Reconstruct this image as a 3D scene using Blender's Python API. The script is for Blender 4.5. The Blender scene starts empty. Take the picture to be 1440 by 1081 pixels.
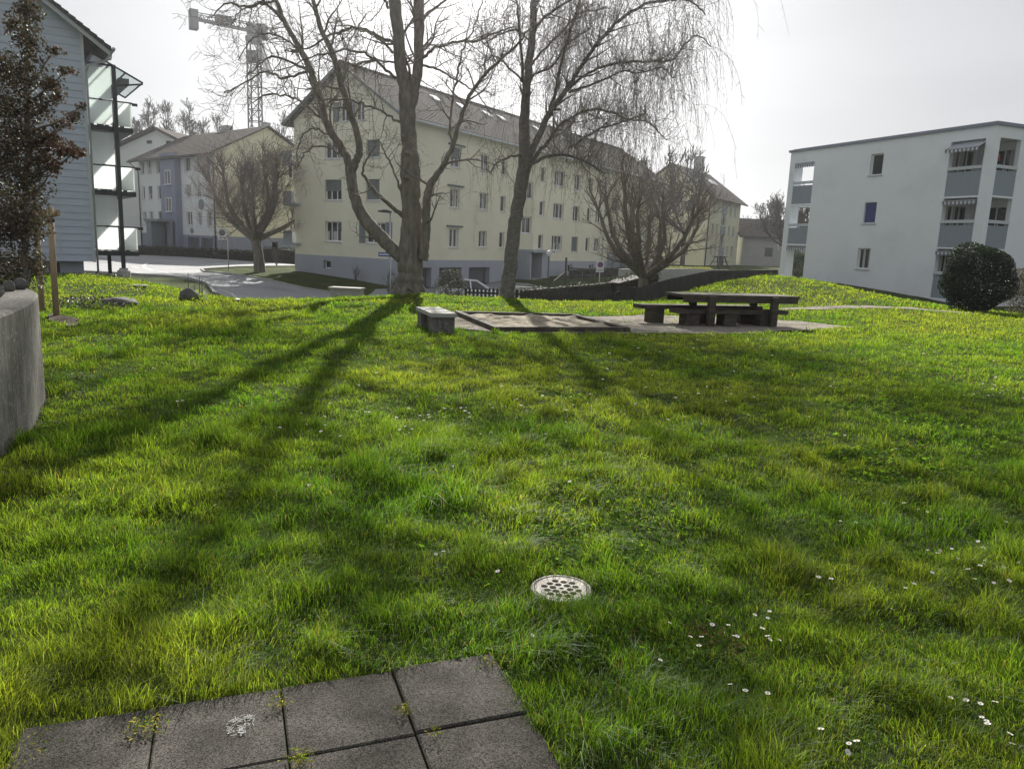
import bpy, math, random
import numpy as np
from mathutils import Matrix, Vector
random.seed(7); RNG = np.random.default_rng(11)
SC = bpy.context.scene
# ------------------------------------------------------------------ camera
F_PX, W_PX, H_PX = 1070.0, 1440.0, 1081.0
PITCH, ROLL = math.atan(F_PX/5845.0), math.radians(2.285)
FWD = np.array([0, math.cos(PITCH), -math.sin(PITCH)])
_R0 = np.array([1.0, 0, 0]); _U0 = np.array([0, math.sin(PITCH), math.cos(PITCH)])
RGT = math.cos(ROLL)*_R0 + math.sin(ROLL)*_U0
UPV = -math.sin(ROLL)*_R0 + math.cos(ROLL)*_U0
EYE = np.array([0, 0, 1.6])
cd = bpy.data.cameras.new('camera'); cam = bpy.data.objects.new('camera', cd); SC.collection.objects.link(cam)
cd.sensor_fit = 'HORIZONTAL'; cd.sensor_width = 36.0; cd.lens = F_PX/W_PX*36.0
cd.clip_start = 0.05; cd.clip_end = 3000
cam.matrix_world = Matrix(((RGT[0], UPV[0], -FWD[0], 0), (RGT[1], UPV[1], -FWD[1], 0), (RGT[2], UPV[2], -FWD[2], 1.6), (0, 0, 0, 1)))
SC.camera = cam
# ------------------------------------------------------------------ light
SUN_EL, SUN_AZ = math.radians(32), math.radians(-3.2)      # azimuth from +Y towards +X
wd = bpy.data.worlds.new('World'); SC.world = wd; wd.use_nodes = True
nt = wd.node_tree; nt.nodes.clear()
wo = nt.nodes.new('ShaderNodeOutputWorld'); wb = nt.nodes.new('ShaderNodeBackground')
sk = nt.nodes.new('ShaderNodeTexSky'); sk.sky_type = 'NISHITA'; sk.sun_disc = False
sk.sun_elevation = SUN_EL; sk.sun_rotation = SUN_AZ; sk.air_density = 1.0; sk.dust_density = 4.0; sk.ozone_density = 1.0; sk.altitude = 400
hs = nt.nodes.new('ShaderNodeHueSaturation'); hs.inputs['Saturation'].default_value = 0.16
# thin high cloud veil: soft noise stretched over the sky
tc = nt.nodes.new('ShaderNodeTexCoord'); mp = nt.nodes.new('ShaderNodeMapping'); mp.inputs['Scale'].default_value = (1.0, 2.2, 6.0)
nz = nt.nodes.new('ShaderNodeTexNoise'); nz.inputs['Scale'].default_value = 1.3; nz.inputs['Detail'].default_value = 5; nz.inputs['Roughness'].default_value = 0.5
mr = nt.nodes.new('ShaderNodeMapRange'); mr.inputs['From Min'].default_value = 0.3; mr.inputs['From Max'].default_value = 0.75
mr.inputs['To Min'].default_value = 0.90; mr.inputs['To Max'].default_value = 1.08
ml = nt.nodes.new('ShaderNodeMix'); ml.data_type = 'RGBA'; ml.blend_type = 'MULTIPLY'; ml.inputs[0].default_value = 1.0
nt.links.new(tc.outputs['Generated'], mp.inputs['Vector']); nt.links.new(mp.outputs[0], nz.inputs['Vector'])
nt.links.new(nz.outputs['Fac'], mr.inputs['Value'])
nt.links.new(sk.outputs[0], hs.inputs['Color']); nt.links.new(mr.outputs[0], ml.inputs[7])
# the veil evens the sky out: blend the clear sky with a plain pale overcast tone
vm = nt.nodes.new('ShaderNodeMix'); vm.data_type = 'RGBA'; vm.inputs[0].default_value = 0.70
vm.inputs[7].default_value = (5.7, 5.95, 6.25, 1)
nt.links.new(hs.outputs[0], vm.inputs[6]); nt.links.new(vm.outputs[2], ml.inputs[6])
nt.links.new(ml.outputs[2], wb.inputs['Color']); nt.links.new(wb.outputs[0], wo.inputs['Surface'])
wb.inputs['Strength'].default_value = 0.0565
sl = bpy.data.lights.new('sun', 'SUN'); sl.energy = 4.9; sl.angle = math.radians(0.8); sl.color = (1.0, 0.95, 0.86)
so = bpy.data.objects.new('sun', sl); SC.collection.objects.link(so)
sdir = Vector((math.sin(SUN_AZ)*math.cos(SUN_EL), math.cos(SUN_AZ)*math.cos(SUN_EL), math.sin(SUN_EL)))
so.rotation_euler = sdir.to_track_quat('Z', 'Y').to_euler(); so.location = (0, 0, 60)
SC.view_settings.view_transform = 'Standard'; SC.view_settings.look = 'None'
SC.view_settings.exposure = 0.84; SC.view_settings.gamma = 1.0
SC.cycles.volume_step_rate = 1.0; SC.cycles.max_bounces = 8; SC.cycles.transparent_max_bounces = 12
SC.cycles.volume_bounces = 0

# ------------------------------------------------------------------ pixel helpers (photo pixels -> world)
def ray(x, y): return FWD*F_PX + RGT*(x-720.0) - UPV*(y-540.5)
def PY(x, y, Y): d = ray(x, y); return EYE + d*(Y/d[1])
def PZ(x, y, z): d = ray(x, y); return EYE + d*((z-1.6)/d[2])
# ------------------------------------------------------------------ noise
class VN:
    def __init__(s, seed): s.t = np.random.default_rng(seed).random((256, 256))
    def __call__(s, x, y, sc=1.0, octv=1):
        x = np.asarray(x, float)*sc; y = np.asarray(y, float)*sc; a = 1.0; tot = 0; r = 0
        for o in range(octv):
            xi = np.floor(x).astype(int); yi = np.floor(y).astype(int); fx = x-xi; fy = y-yi
            fx = fx*fx*(3-2*fx); fy = fy*fy*(3-2*fy); t = s.t
            v = (t[xi & 255, yi & 255]*(1-fx)+t[(xi+1) & 255, yi & 255]*fx)*(1-fy) + (t[xi & 255, (yi+1) & 255]*(1-fx)+t[(xi+1) & 255, (yi+1) & 255]*fx)*fy
            r = r + a*v; tot += a; a *= 0.5; x = x*2.03+17; y = y*2.03+31
        return r/tot
N1, N2, N3, N4 = VN(1), VN(2), VN(3), VN(4)

# ------------------------------------------------------------------ materials
MATS = {}
def nodes(name):
    m = bpy.data.materials.new(name); m.use_nodes = True; MATS[name] = m
    t = m.node_tree; b = t.nodes['Principled BSDF']; return m, t, b
def mat(name, col, rough=0.8, var=0.12, scale=6.0, bump=0.0, bscale=40.0, metal=0.0, spec=0.3, stretch=(1, 1, 1), var2=0.0, scale2=1.0, col2=None):
    """plain surface with noise-varied base colour and optional bump"""
    m, t, b = nodes(name); N = t.nodes.new; L = t.links.new
    c = N('ShaderNodeTexCoord'); mpn = N('ShaderNodeMapping'); mpn.inputs['Scale'].default_value = stretch
    L(c.outputs['Object'], mpn.inputs['Vector'])
    n = N('ShaderNodeTexNoise'); n.inputs['Scale'].default_value = scale; n.inputs['Detail'].default_value = 6; n.inputs['Roughness'].default_value = 0.6
    L(mpn.outputs[0], n.inputs['Vector'])
    rp = N('ShaderNodeValToRGB'); L(n.outputs['Fac'], rp.inputs['Fac'])
    c0 = tuple(max(0, x*(1-var)) for x in col); c1 = tuple(min(1, x*(1+var)) for x in col)
    rp.color_ramp.elements[0].position = 0.32; rp.color_ramp.elements[0].color = (*c0, 1)
    rp.color_ramp.elements[1].position = 0.68; rp.color_ramp.elements[1].color = (*c1, 1)
    out = rp.outputs[0]
    if col2:
        n2 = N('ShaderNodeTexNoise'); n2.inputs['Scale'].default_value = scale2; n2.inputs['Detail'].default_value = 5; n2.inputs['Roughness'].default_value = 0.65
        L(mpn.outputs[0], n2.inputs['Vector'])
        r2 = N('ShaderNodeMapRange'); r2.inputs['From Min'].default_value = 0.5; r2.inputs['From Max'].default_value = 0.66; r2.inputs['To Max'].default_value = var2
        L(n2.outputs['Fac'], r2.inputs['Value'])
        mx = N('ShaderNodeMix'); mx.data_type = 'RGBA'; L(r2.outputs[0], mx.inputs[0]); L(out, mx.inputs[6]); mx.inputs[7].default_value = (*col2, 1); out = mx.outputs[2]
    L(out, b.inputs['Base Color'])
    b.inputs['Roughness'].default_value = rough; b.inputs['Metallic'].default_value = metal; b.inputs['Specular IOR Level'].default_value = spec
    if bump:
        n3 = N('ShaderNodeTexNoise'); n3.inputs['Scale'].default_value = bscale; n3.inputs['Detail'].default_value = 5; L(mpn.outputs[0], n3.inputs['Vector'])
        bp = N('ShaderNodeBump'); bp.inputs['Strength'].default_value = 1.0; bp.inputs['Distance'].default_value = bump
        L(n3.outputs['Fac'], bp.inputs['Height']); L(bp.outputs[0], b.inputs['Normal'])
    return m
def leafmat(name, trans=0.5, gloss=0.35, rough=0.45, attr='Col', tint=(1.1, 1.1, 0.75)):
    """two-sided leaf: diffuse + translucent tinted by the mesh's own colour attribute"""
    m = bpy.data.materials.new(name); m.use_nodes = True; MATS[name] = m; t = m.node_tree; t.nodes.clear(); N = t.nodes.new; L = t.links.new
    a = N('ShaderNodeAttribute'); a.attribute_name = attr
    d = N('ShaderNodeBsdfDiffuse'); tr = N('ShaderNodeBsdfTranslucent'); g = N('ShaderNodeBsdfGlossy'); g.inputs['Roughness'].default_value = rough
    g.inputs['Color'].default_value = (0.8, 0.85, 0.8, 1)
    yel = N('ShaderNodeMix'); yel.data_type = 'RGBA'; yel.blend_type = 'MULTIPLY'; yel.inputs[0].default_value = 1.0; yel.inputs[7].default_value = (*tint, 1)
    L(a.outputs['Color'], d.inputs['Color']); L(a.outputs['Color'], yel.inputs[6]); L(yel.outputs[2], tr.inputs['Color'])
    m1 = N('ShaderNodeMixShader'); m1.inputs[0].default_value = trans; L(d.outputs[0], m1.inputs[1]); L(tr.outputs[0], m1.inputs[2])
    f = N('ShaderNodeFresnel'); f.inputs['IOR'].default_value = 1.4
    mm = N('ShaderNodeMath'); mm.operation = 'MULTIPLY'; mm.inputs[1].default_value = gloss; L(f.outputs[0], mm.inputs[0])
    m2 = N('ShaderNodeMixShader'); L(mm.outputs[0], m2.inputs[0]); L(m1.outputs[0], m2.inputs[1]); L(g.outputs[0], m2.inputs[2])
    o = N('ShaderNodeOutputMaterial'); L(m2.outputs[0], o.inputs['Surface']); return m
def glassmat(name, col, rough=0.05):
    m, t, b = nodes(name); b.inputs['Base Color'].default_value = (*col, 1); b.inputs['Roughness'].default_value = rough; b.inputs['Specular IOR Level'].default_value = 0.7
    N = t.nodes.new; L = t.links.new
    c = N('ShaderNodeTexCoord'); n = N('ShaderNodeTexNoise'); n.inputs['Scale'].default_value = 2.5; L(c.outputs['Object'], n.inputs['Vector'])
    bp = N('ShaderNodeBump'); bp.inputs['Distance'].default_value = 0.02; bp.inputs['Strength'].default_value = 0.35; L(n.outputs['Fac'], bp.inputs['Height']); L(bp.outputs[0], b.inputs['Normal'])
    return m

M_cream = mat('cream_render', (0.73, 0.705, 0.56), 0.95, 0.04, 0.6, 0.004, 60, col2=(0.64, 0.62, 0.50), var2=0.35, scale2=0.35)
M_cream2 = mat('pale_yellow_render', (0.62, 0.60, 0.46), 0.95, 0.04, 0.6)
M_plinth = mat('grey_plinth', (0.36, 0.385, 0.44), 0.9, 0.06, 0.8, 0.003, 50, col2=(0.30, 0.32, 0.36), var2=0.4, scale2=0.5)
M_white_render = mat('white_render', (0.82, 0.85, 0.90), 0.95, 0.02, 0.5, 0.003, 70, col2=(0.68, 0.71, 0.76), var2=0.45, scale2=0.3)
M_white2 = mat('off_white_render', (0.66, 0.68, 0.68), 0.95, 0.04, 0.4)
M_bluegrey = mat('blue_grey_render', (0.24, 0.26, 0.34), 0.9, 0.05, 0.8)
M_siding = mat('blue_siding', (0.47, 0.52, 0.61), 0.75, 0.07, 1.2, 0.002, 30, stretch=(1, 1, 4))
M_trim = mat('pale_trim', (0.55, 0.58, 0.62), 0.7, 0.05)
M_tile = mat('roof_tile', (0.052, 0.048, 0.046), 0.95, 0.35, 3.0, 0.03, 7.0, spec=0.08, col2=(0.09, 0.09, 0.075), var2=0.8, scale2=0.6)
M_tile2 = mat('roof_tile_brown', (0.066, 0.058, 0.053), 0.95, 0.3, 1.5, 0.03, 6.0, spec=0.08)
M_dark = mat('dark_metal', (0.045, 0.05, 0.055), 0.6, 0.1, spec=.25)
M_steel = mat('galvanised', (0.42, 0.44, 0.45), 0.45, 0.08, metal=0.6)
M_crane = mat('crane_steel', (0.06, 0.07, 0.10), 0.6, 0.1)
M_frame = mat('window_frame_white', (0.78, 0.78, 0.76), 0.6, 0.03)
M_shutter = mat('shutter_grey', (0.19, 0.22, 0.24), 0.7, 0.06)
M_shutter2 = mat('shutter_green', (0.13, 0.16, 0.155), 0.7, 0.06)
M_bluepanel = mat('blue_blind', (0.045, 0.065, 0.20), 0.7, 0.05)
M_pane = glassmat('window_glass', (0.022, 0.027, 0.033))
M_curtain = mat('curtain', (0.45, 0.45, 0.43), 0.95, 0.1, 3, stretch=(18, 18, 1))
M_sky = mat('skylight_glass', (0.7, 0.72, 0.75), 0.12, 0.02, metal=0.9)
M_door = mat('dark_door', (0.06, 0.055, 0.05), 0.6, 0.15)
M_garage = mat('garage_door', (0.12, 0.13, 0.145), 0.7, 0.06, stretch=(1, 1, 8))
M_balc = mat('balcony_panel_grey', (0.27, 0.305, 0.355), 0.7, 0.04)
M_asphalt = mat('asphalt', (0.25, 0.255, 0.27), 0.75, 0.16, 1.0, 0.004, 90, spec=0.5, col2=(0.12, 0.122, 0.13), var2=0.7, scale2=0.25)
M_paint = mat('road_paint', (0.62, 0.62, 0.6), 0.7, 0.15, 5)
M_kerb = mat('kerb_stone', (0.33, 0.33, 0.32), 0.85, 0.15, 3)
M_gravel = mat('gravel', (0.27, 0.245, 0.21), 0.95, 0.4, 14, 0.03, 30, spec=.1, col2=(0.10, 0.085, 0.06), var2=0.8, scale2=1.2)
M_sand = mat('sand', (0.33, 0.29, 0.22), 0.95, 0.3, 9, 0.04, 6, col2=(0.16, 0.13, 0.09), var2=0.8, scale2=1.5)
M_conc = mat('weathered_concrete', (0.15, 0.145, 0.13), 0.92, 0.45, 16, 0.006, 60, stretch=(1, 1, 0.28), col2=(0.09, 0.088, 0.08), var2=0.85, scale2=5.0)
M_conc2 = mat('pale_concrete', (0.38, 0.38, 0.36), 0.9, 0.15, 5, 0.004, 60)
M_oldwood = mat('weathered_timber', (0.078, 0.066, 0.053), 0.85, 0.45, 3.5, 0.008, 14, stretch=(1, 1, 4), col2=(0.045, 0.04, 0.035), var2=0.6, scale2=2)
M_stake = mat('stake_timber', (0.34, 0.26, 0.17), 0.8, 0.2, 5, 0.004, 20, stretch=(4, 4, 0.6))
M_fence = mat('fence_timber', (0.055, 0.05, 0.045), 0.85, 0.3, 3, 0.004, 20)
M_rubber = mat('rubber', (0.02, 0.02, 0.02), 0.8, 0.1)
M_stone = mat('field_stone', (0.11, 0.108, 0.10), 0.85, 0.4, 5, 0.02, 10)
M_bark = mat('linden_bark', (0.19, 0.17, 0.145), 0.95, 0.4, 9, 0.03, 22, stretch=(1, 1, 0.3), col2=(0.16, 0.155, 0.12), var2=0.55, scale2=7)
M_birch = mat('birch_bark', (0.16, 0.15, 0.135), 0.9, 0.35, 9, 0.02, 20, stretch=(1, 1, 1.6), col2=(0.26, 0.25, 0.22), var2=0.5, scale2=6)
M_twig = mat('bare_twigs', (0.21, 0.185, 0.16), 0.9, 0.2, 3)
M_twig2 = mat('reddish_twigs', (0.20, 0.165, 0.145), 0.9, 0.2, 3)
M_twigfar = mat('far_twigs', (0.10, 0.09, 0.08), 0.9, 0.2, 1)
M_grassblade = leafmat('grass_blades', 0.66, 0.05, 0.6, tint=(2.2, 2.15, 0.62))
M_leaf = leafmat('shrub_leaves', 0.30, 0.22, 0.5)
M_leafdull = leafmat('hedge_leaves', 0.3, 0.35, 0.5)
M_red = mat('red_cloth', (0.45, 0.08, 0.06), 0.9, 0.1)
M_white = mat('white_paint', (0.8, 0.8, 0.8), 0.6, 0.03)
M_awn = mat('awning_light', (0.62, 0.64, 0.68), 0.9, 0.05)
M_awnd = mat('awning_dark', (0.16, 0.18, 0.24), 0.9, 0.05)
M_bluesign = mat('sign_blue', (0.05, 0.07, 0.30), 0.5, 0.03)
M_redsign = mat('sign_red', (0.35, 0.09, 0.09), 0.5, 0.03)
M_grey_s = mat('sign_grey', (0.10, 0.11, 0.12), 0.6, 0.05)
M_pale_s = mat('sign_white', (0.62, 0.64, 0.64), 0.5, 0.03)
M_iron = mat('cast_iron_grate', (0.38, 0.355, 0.32), 0.6, 0.35, 18, 0.002, 60, metal=0.1, col2=(0.13, 0.10, 0.075), var2=0.6, scale2=9)
M_pit_shade = mat('drain_pit_shade', (0.012, 0.010, 0.008), 1.0, 0.2)
M_chalk = mat('chalk_white', (0.36, 0.37, 0.37), 0.95, 0.1)
M_carp = mat('silver_car_paint', (0.66, 0.69, 0.74), 0.28, 0.03, metal=0.55, spec=0.6)
M_carg = glassmat('car_glass', (0.03, 0.035, 0.04))
M_tyre = mat('tyre', (0.02, 0.02, 0.02), 0.9, 0.1)
M_mulch = mat('bark_mulch', (0.07, 0.05, 0.04), 0.95, 0.6, 25, 0.03, 30)
M_globe = mat('lamp_globe_glass', (0.55, 0.56, 0.52), 0.4, 0.02)
def frosted():
    m = bpy.data.materials.new('frosted_glass'); m.use_nodes = True; t = m.node_tree; t.nodes.clear(); N = t.nodes.new; L = t.links.new
    d = N('ShaderNodeBsdfDiffuse'); d.inputs['Color'].default_value = (0.80, 0.82, 0.82, 1)
    r = N('ShaderNodeBsdfTranslucent'); r.inputs['Color'].default_value = (0.91, 0.94, 0.93, 1)
    x = N('ShaderNodeMixShader'); x.inputs[0].default_value = 0.8; L(d.outputs[0], x.inputs[1]); L(r.outputs[0], x.inputs[2])
    o = N('ShaderNodeOutputMaterial'); L(x.outputs[0], o.inputs['Surface']); return m
M_frost = frosted()
def clearglass():
    m = bpy.data.materials.new('clear_glass'); m.use_nodes = True; t = m.node_tree; t.nodes.clear(); N = t.nodes.new; L = t.links.new
    a = N('ShaderNodeBsdfTransparent'); a.inputs['Color'].default_value = (0.82, 0.86, 0.85, 1); g = N('ShaderNodeBsdfGlossy'); g.inputs['Roughness'].default_value = 0.05
    x = N('ShaderNodeMixShader'); x.inputs[0].default_value = 0.12; L(a.outputs[0], x.inputs[1]); L(g.outputs[0], x.inputs[2])
    o = N('ShaderNodeOutputMaterial'); L(x.outputs[0], o.inputs['Surface']); return m
M_clear = clearglass()

def wallmat():
    m = M_conc; t = m.node_tree; N = t.nodes.new; L = t.links.new; b = t.nodes['Principled BSDF']; src = b.inputs['Base Color'].links[0].from_socket
    c = N('ShaderNodeTexCoord'); mpn = N('ShaderNodeMapping'); mpn.inputs['Scale'].default_value = (1, 1, .55); L(c.outputs['Object'], mpn.inputs['Vector'])
    n = N('ShaderNodeTexNoise'); n.inputs['Scale'].default_value = 42; n.inputs['Detail'].default_value = 3; L(mpn.outputs[0], n.inputs['Vector'])
    r = N('ShaderNodeMapRange'); r.inputs['From Min'].default_value = .60; r.inputs['From Max'].default_value = .68; r.inputs['To Max'].default_value = .75; L(n.outputs['Fac'], r.inputs['Value'])
    x = N('ShaderNodeMix'); x.data_type = 'RGBA'; L(r.outputs[0], x.inputs[0]); L(src, x.inputs[6]); x.inputs[7].default_value = (.36, .35, .32, 1); L(x.outputs[2], b.inputs['Base Color'])
wallmat()
# paving: exposed-aggregate concrete with lichen, grime
def pavemat():
    m, t, b = nodes('exposed_aggregate_slab'); N = t.nodes.new; L = t.links.new
    c = N('ShaderNodeTexCoord')
    v = N('ShaderNodeTexVoronoi'); v.inputs['Scale'].default_value = 300; L(c.outputs['Object'], v.inputs['Vector'])
    r = N('ShaderNodeValToRGB'); r.color_ramp.elements[0].color = (0.028, 0.026, 0.023, 1); r.color_ramp.elements[1].color = (0.150, 0.136, 0.120, 1)
    r.color_ramp.elements[0].position = 0.12; r.color_ramp.elements[1].position = 0.9
    sep = N('ShaderNodeSeparateColor'); L(v.outputs['Color'], sep.inputs[0]); L(sep.outputs[0], r.inputs['Fac'])
    n = N('ShaderNodeTexNoise'); n.inputs['Scale'].default_value = 5; n.inputs['Detail'].default_value = 6; L(c.outputs['Object'], n.inputs['Vector'])
    mr_ = N('ShaderNodeMapRange'); mr_.inputs['From Min'].default_value = 0.3; mr_.inputs['From Max'].default_value = 0.7; mr_.inputs['To Min'].default_value = 0.5; mr_.inputs['To Max'].default_value = 1.25; L(n.outputs['Fac'], mr_.inputs['Value'])
    mx = N('ShaderNodeMix'); mx.data_type = 'RGBA'; mx.blend_type = 'MULTIPLY'; mx.inputs[0].default_value = 1; L(r.outputs[0], mx.inputs[6]); L(mr_.outputs[0], mx.inputs[7])
    L(mx.outputs[2], b.inputs['Base Color']); b.inputs['Roughness'].default_value = 0.85; b.inputs['Specular IOR Level'].default_value = 0.15
    n2 = N('ShaderNodeTexNoise'); n2.inputs['Scale'].default_value = 120; n2.inputs['Detail'].default_value = 4; L(c.outputs['Object'], n2.inputs['Vector'])
    ad = N('ShaderNodeMath'); ad.operation = 'SUBTRACT'; L(n2.outputs['Fac'], ad.inputs[0]); L(v.outputs['Distance'], ad.inputs[1])
    bp = N('ShaderNodeBump'); bp.inputs['Distance'].default_value = 0.0014; L(ad.outputs[0], bp.inputs['Height']); L(bp.outputs[0], b.inputs['Normal'])
    return m
M_pave = pavemat()
# ground under and beyond the blades
def groundmat():
    m, t, b = nodes('lawn_ground'); N = t.nodes.new; L = t.links.new
    c = N('ShaderNodeTexCoord'); n = N('ShaderNodeTexNoise'); n.inputs['Scale'].default_value = 0.8; n.inputs['Detail'].default_value = 9; n.inputs['Roughness'].default_value = 0.7; L(c.outputs['Object'], n.inputs['Vector'])
    r = N('ShaderNodeValToRGB'); e = r.color_ramp.elements; e[0].position = 0.3; e[0].color = (0.022, 0.028, 0.012, 1); e[1].position = 0.7; e[1].color = (0.075, 0.105, 0.025, 1)
    L(n.outputs['Fac'], r.inputs['Fac']); L(r.outputs[0], b.inputs['Base Color']); b.inputs['Roughness'].default_value = 1; b.inputs['Specular IOR Level'].default_value = 0.1
    n2 = N('ShaderNodeTexNoise'); n2.inputs['Scale'].default_value = 9; n2.inputs['Detail'].default_value = 6; L(c.outputs['Object'], n2.inputs['Vector'])
    bp = N('ShaderNodeBump'); bp.inputs['Distance'].default_value = 0.12; L(n2.outputs['Fac'], bp.inputs['Height']); L(bp.outputs[0], b.inputs['Normal']); return m
M_ground = groundmat()

# ------------------------------------------------------------------ object helpers
def tag(o, label=None, cat=None, group=None, kind=None):
    for k, v in (('label', label), ('category', cat), ('group', group), ('kind', kind)):
        if v: o[k] = v
    return o
def thing(name, label, cat, loc, group=None):
    o = bpy.data.objects.new(name, None); o.empty_display_size = 0.3; SC.collection.objects.link(o)
    o.location = tuple(float(v) for v in loc); return tag(o, label, cat, group)
def origin_of(o):
    v = Vector((0, 0, 0))
    while o is not None: v = v + o.location; o = o.parent
    return np.array(v)
class MB:
    """collects faces in world coordinates; build() links them as one mesh object"""
    def __init__(s): s.v = []; s.f = []; s.n = 0; s.m = []; s.sm = []
    def add(s, V, Fc, mi=0, smooth=False):
        V = np.asarray(V, float).reshape(-1, 3); s.v.append(V); o = s.n; s.n += len(V)
        s.f += [tuple(int(i)+o for i in q) for q in Fc]; s.m += [mi]*len(Fc); s.sm += [smooth]*len(Fc); return s
    def box(s, O, a, b, c, mi=0):
        """O corner, a,b,c edge vectors"""
        O, a, b, c = (np.asarray(q, float) for q in (O, a, b, c))
        if np.dot(np.cross(a, b), c) < 0: a, b = b, a
        V = [O, O+a, O+a+b, O+b, O+c, O+a+c, O+a+b+c, O+b+c]
        return s.add(V, [(0, 3, 2, 1), (4, 5, 6, 7), (0, 1, 5, 4), (1, 2, 6, 5), (2, 3, 7, 6), (3, 0, 4, 7)], mi)
    def cbox(s, c, sx, sy, sz, rz=0, mi=0):
        """centre bottom c"""
        cz, sn = math.cos(rz), math.sin(rz); ax = np.array([cz, sn, 0]); ay = np.array([-sn, cz, 0])
        return s.box(np.asarray(c, float)-ax*sx/2-ay*sy/2, ax*sx, ay*sy, (0, 0, sz), mi)
    def bar(s, p, q, w, h=None, mi=0, up=(0, 0, 1)):
        p = np.asarray(p, float); q = np.asarray(q, float); d = q-p; L = np.linalg.norm(d); d = d/L; h = h or w
        u = np.asarray(up, float)
        if abs(np.dot(u, d)) > 0.95: u = np.array([0, 1.0, 0])
        a = np.cross(d, u); a /= np.linalg.norm(a); b = np.cross(a, d)
        return s.box(p-a*w/2-b*h/2, d*L, a*w, b*h, mi)
    def tube(s, P, Rr, sides=6, mi=0, cap=True, smooth=True):
        P = np.asarray(P, float); n = len(P); Rr = np.broadcast_to(np.asarray(Rr, float), (n,))
        T = np.gradient(P, axis=0); T /= (np.linalg.norm(T, axis=1)[:, None]+1e-9)
        ref = np.array([0.13, 0.31, 0.94]) if abs(T[:, 2]).mean() < 0.8 else np.array([0.96, 0.2, 0.1])
        A = np.cross(T, ref); A /= (np.linalg.norm(A, axis=1)[:, None]+1e-9); B = np.cross(T, A)
        an = np.arange(sides)*2*math.pi/sides
        V = P[:, None, :]+Rr[:, None, None]*(A[:, None, :]*np.cos(an)[None, :, None]+B[:, None, :]*np.sin(an)[None, :, None])
        Fc = []
        for i in range(n-1):
            for j in range(sides):
                k = (j+1) % sides; Fc.append((i*sides+j, i*sides+k, (i+1)*sides+k, (i+1)*sides+j))
        if cap: Fc.append(tuple(range(sides))[::-1]); Fc.append(tuple((n-1)*sides+j for j in range(sides)))
        return s.add(V.reshape(-1, 3), Fc, mi, smooth)
    def lathe(s, c, prof, sides=16, mi=0, smooth=True):
        c = np.asarray(c, float); V = []; n = len(prof)
        for r, z in prof:
            for j in range(sides): a = j*2*math.pi/sides; V.append(c+[r*math.cos(a), r*math.sin(a), z])
        Fc = [(i*sides+j, i*sides+(j+1) % sides, (i+1)*sides+(j+1) % sides, (i+1)*sides+j) for i in range(n-1) for j in range(sides)]
        Fc += [tuple(range(sides))[::-1], tuple((n-1)*sides+j for j in range(sides))]
        return s.add(V, Fc, mi, smooth)
    def prism(s, poly, d, mi=0):
        """poly: 3D points in order, extruded by vector d"""
        poly = [np.asarray(p, float) for p in poly]; d = np.asarray(d, float); n = len(poly)
        nn = sum((np.cross(poly[i]-poly[0], poly[(i+1) % n]-poly[0]) for i in range(n)), np.zeros(3))
        if np.dot(nn, d) < 0: poly = poly[::-1]
        V = poly+[p+d for p in poly]
        Fc = [tuple(range(n))[::-1], tuple(range(n, 2*n))]+[(i, (i+1) % n, n+(i+1) % n, n+i) for i in range(n)]
        return s.add(V, Fc, mi)
    def build(s, name, mats, parent=None, loc=None, label=None):
        if not isinstance(mats, (list, tuple)): mats = [mats]
        V = np.concatenate(s.v) if s.v else np.zeros((0, 3))
        if parent is not None: V = V-origin_of(parent)
        elif loc is not None: V = V-np.asarray(loc, float)
        me = bpy.data.meshes.new(name); me.from_pydata(V.tolist(), [], s.f)
        for m in mats: me.materials.append(m)
        me.polygons.foreach_set('material_index', np.array(s.m, dtype=np.int32)); me.polygons.foreach_set('use_smooth', np.array(s.sm, dtype=bool))
        me.update(); o = bpy.data.objects.new(name, me); SC.collection.objects.link(o)
        if parent is not None: o.parent = parent
        elif loc is not None: o.location = tuple(float(x) for x in loc)
        if label: o['label'] = label
        return o
def npmesh(name, V, Q, mats, col=None, parent=None, loc=None, smooth=False, mi=None):
    """fast mesh from arrays: V (n,3), Q list of (m,k) index arrays; col per-vertex rgb"""
    V = np.asarray(V, float)
    if parent is not None: V = V-origin_of(parent)
    elif loc is not None: V = V-np.asarray(loc, float)
    Q = [np.asarray(q) for q in Q if len(q)]
    me = bpy.data.meshes.new(name); me.vertices.add(len(V)); me.vertices.foreach_set('co', V.astype(np.float32).ravel())
    lt = np.concatenate([np.full(len(q), q.shape[1]) for q in Q]); li = np.concatenate([q.ravel() for q in Q])
    me.loops.add(len(li)); me.loops.foreach_set('vertex_index', li.astype(np.int32))
    me.polygons.add(len(lt)); ls = np.concatenate([[0], np.cumsum(lt)[:-1]])
    me.polygons.foreach_set('loop_start', ls.astype(np.int32)); me.polygons.foreach_set('loop_total', lt.astype(np.int32))
    me.polygons.foreach_set('use_smooth', np.full(len(lt), smooth))
    if mi is not None: me.polygons.foreach_set('material_index', np.asarray(mi, dtype=np.int32))
    for m in (mats if isinstance(mats, (list, tuple)) else [mats]): me.materials.append(m)
    if col is not None:
        ca = me.color_attributes.new('Col', 'FLOAT_COLOR', 'POINT'); c4 = np.ones((len(V), 4), np.float32); c4[:, :3] = col; ca.data.foreach_set('color', c4.ravel())
    me.update(calc_edges=True); me.validate()
    o = bpy.data.objects.new(name, me); SC.collection.objects.link(o)
    if parent is not None: o.parent = parent
    elif loc is not None: o.location = tuple(float(x) for x in loc)
    return o
def copy_tree(o, parent=None):
    c = o.copy(); SC.collection.objects.link(c); c.parent = parent
    for ch in list(o.children): copy_tree(ch, c)
    return c
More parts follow.
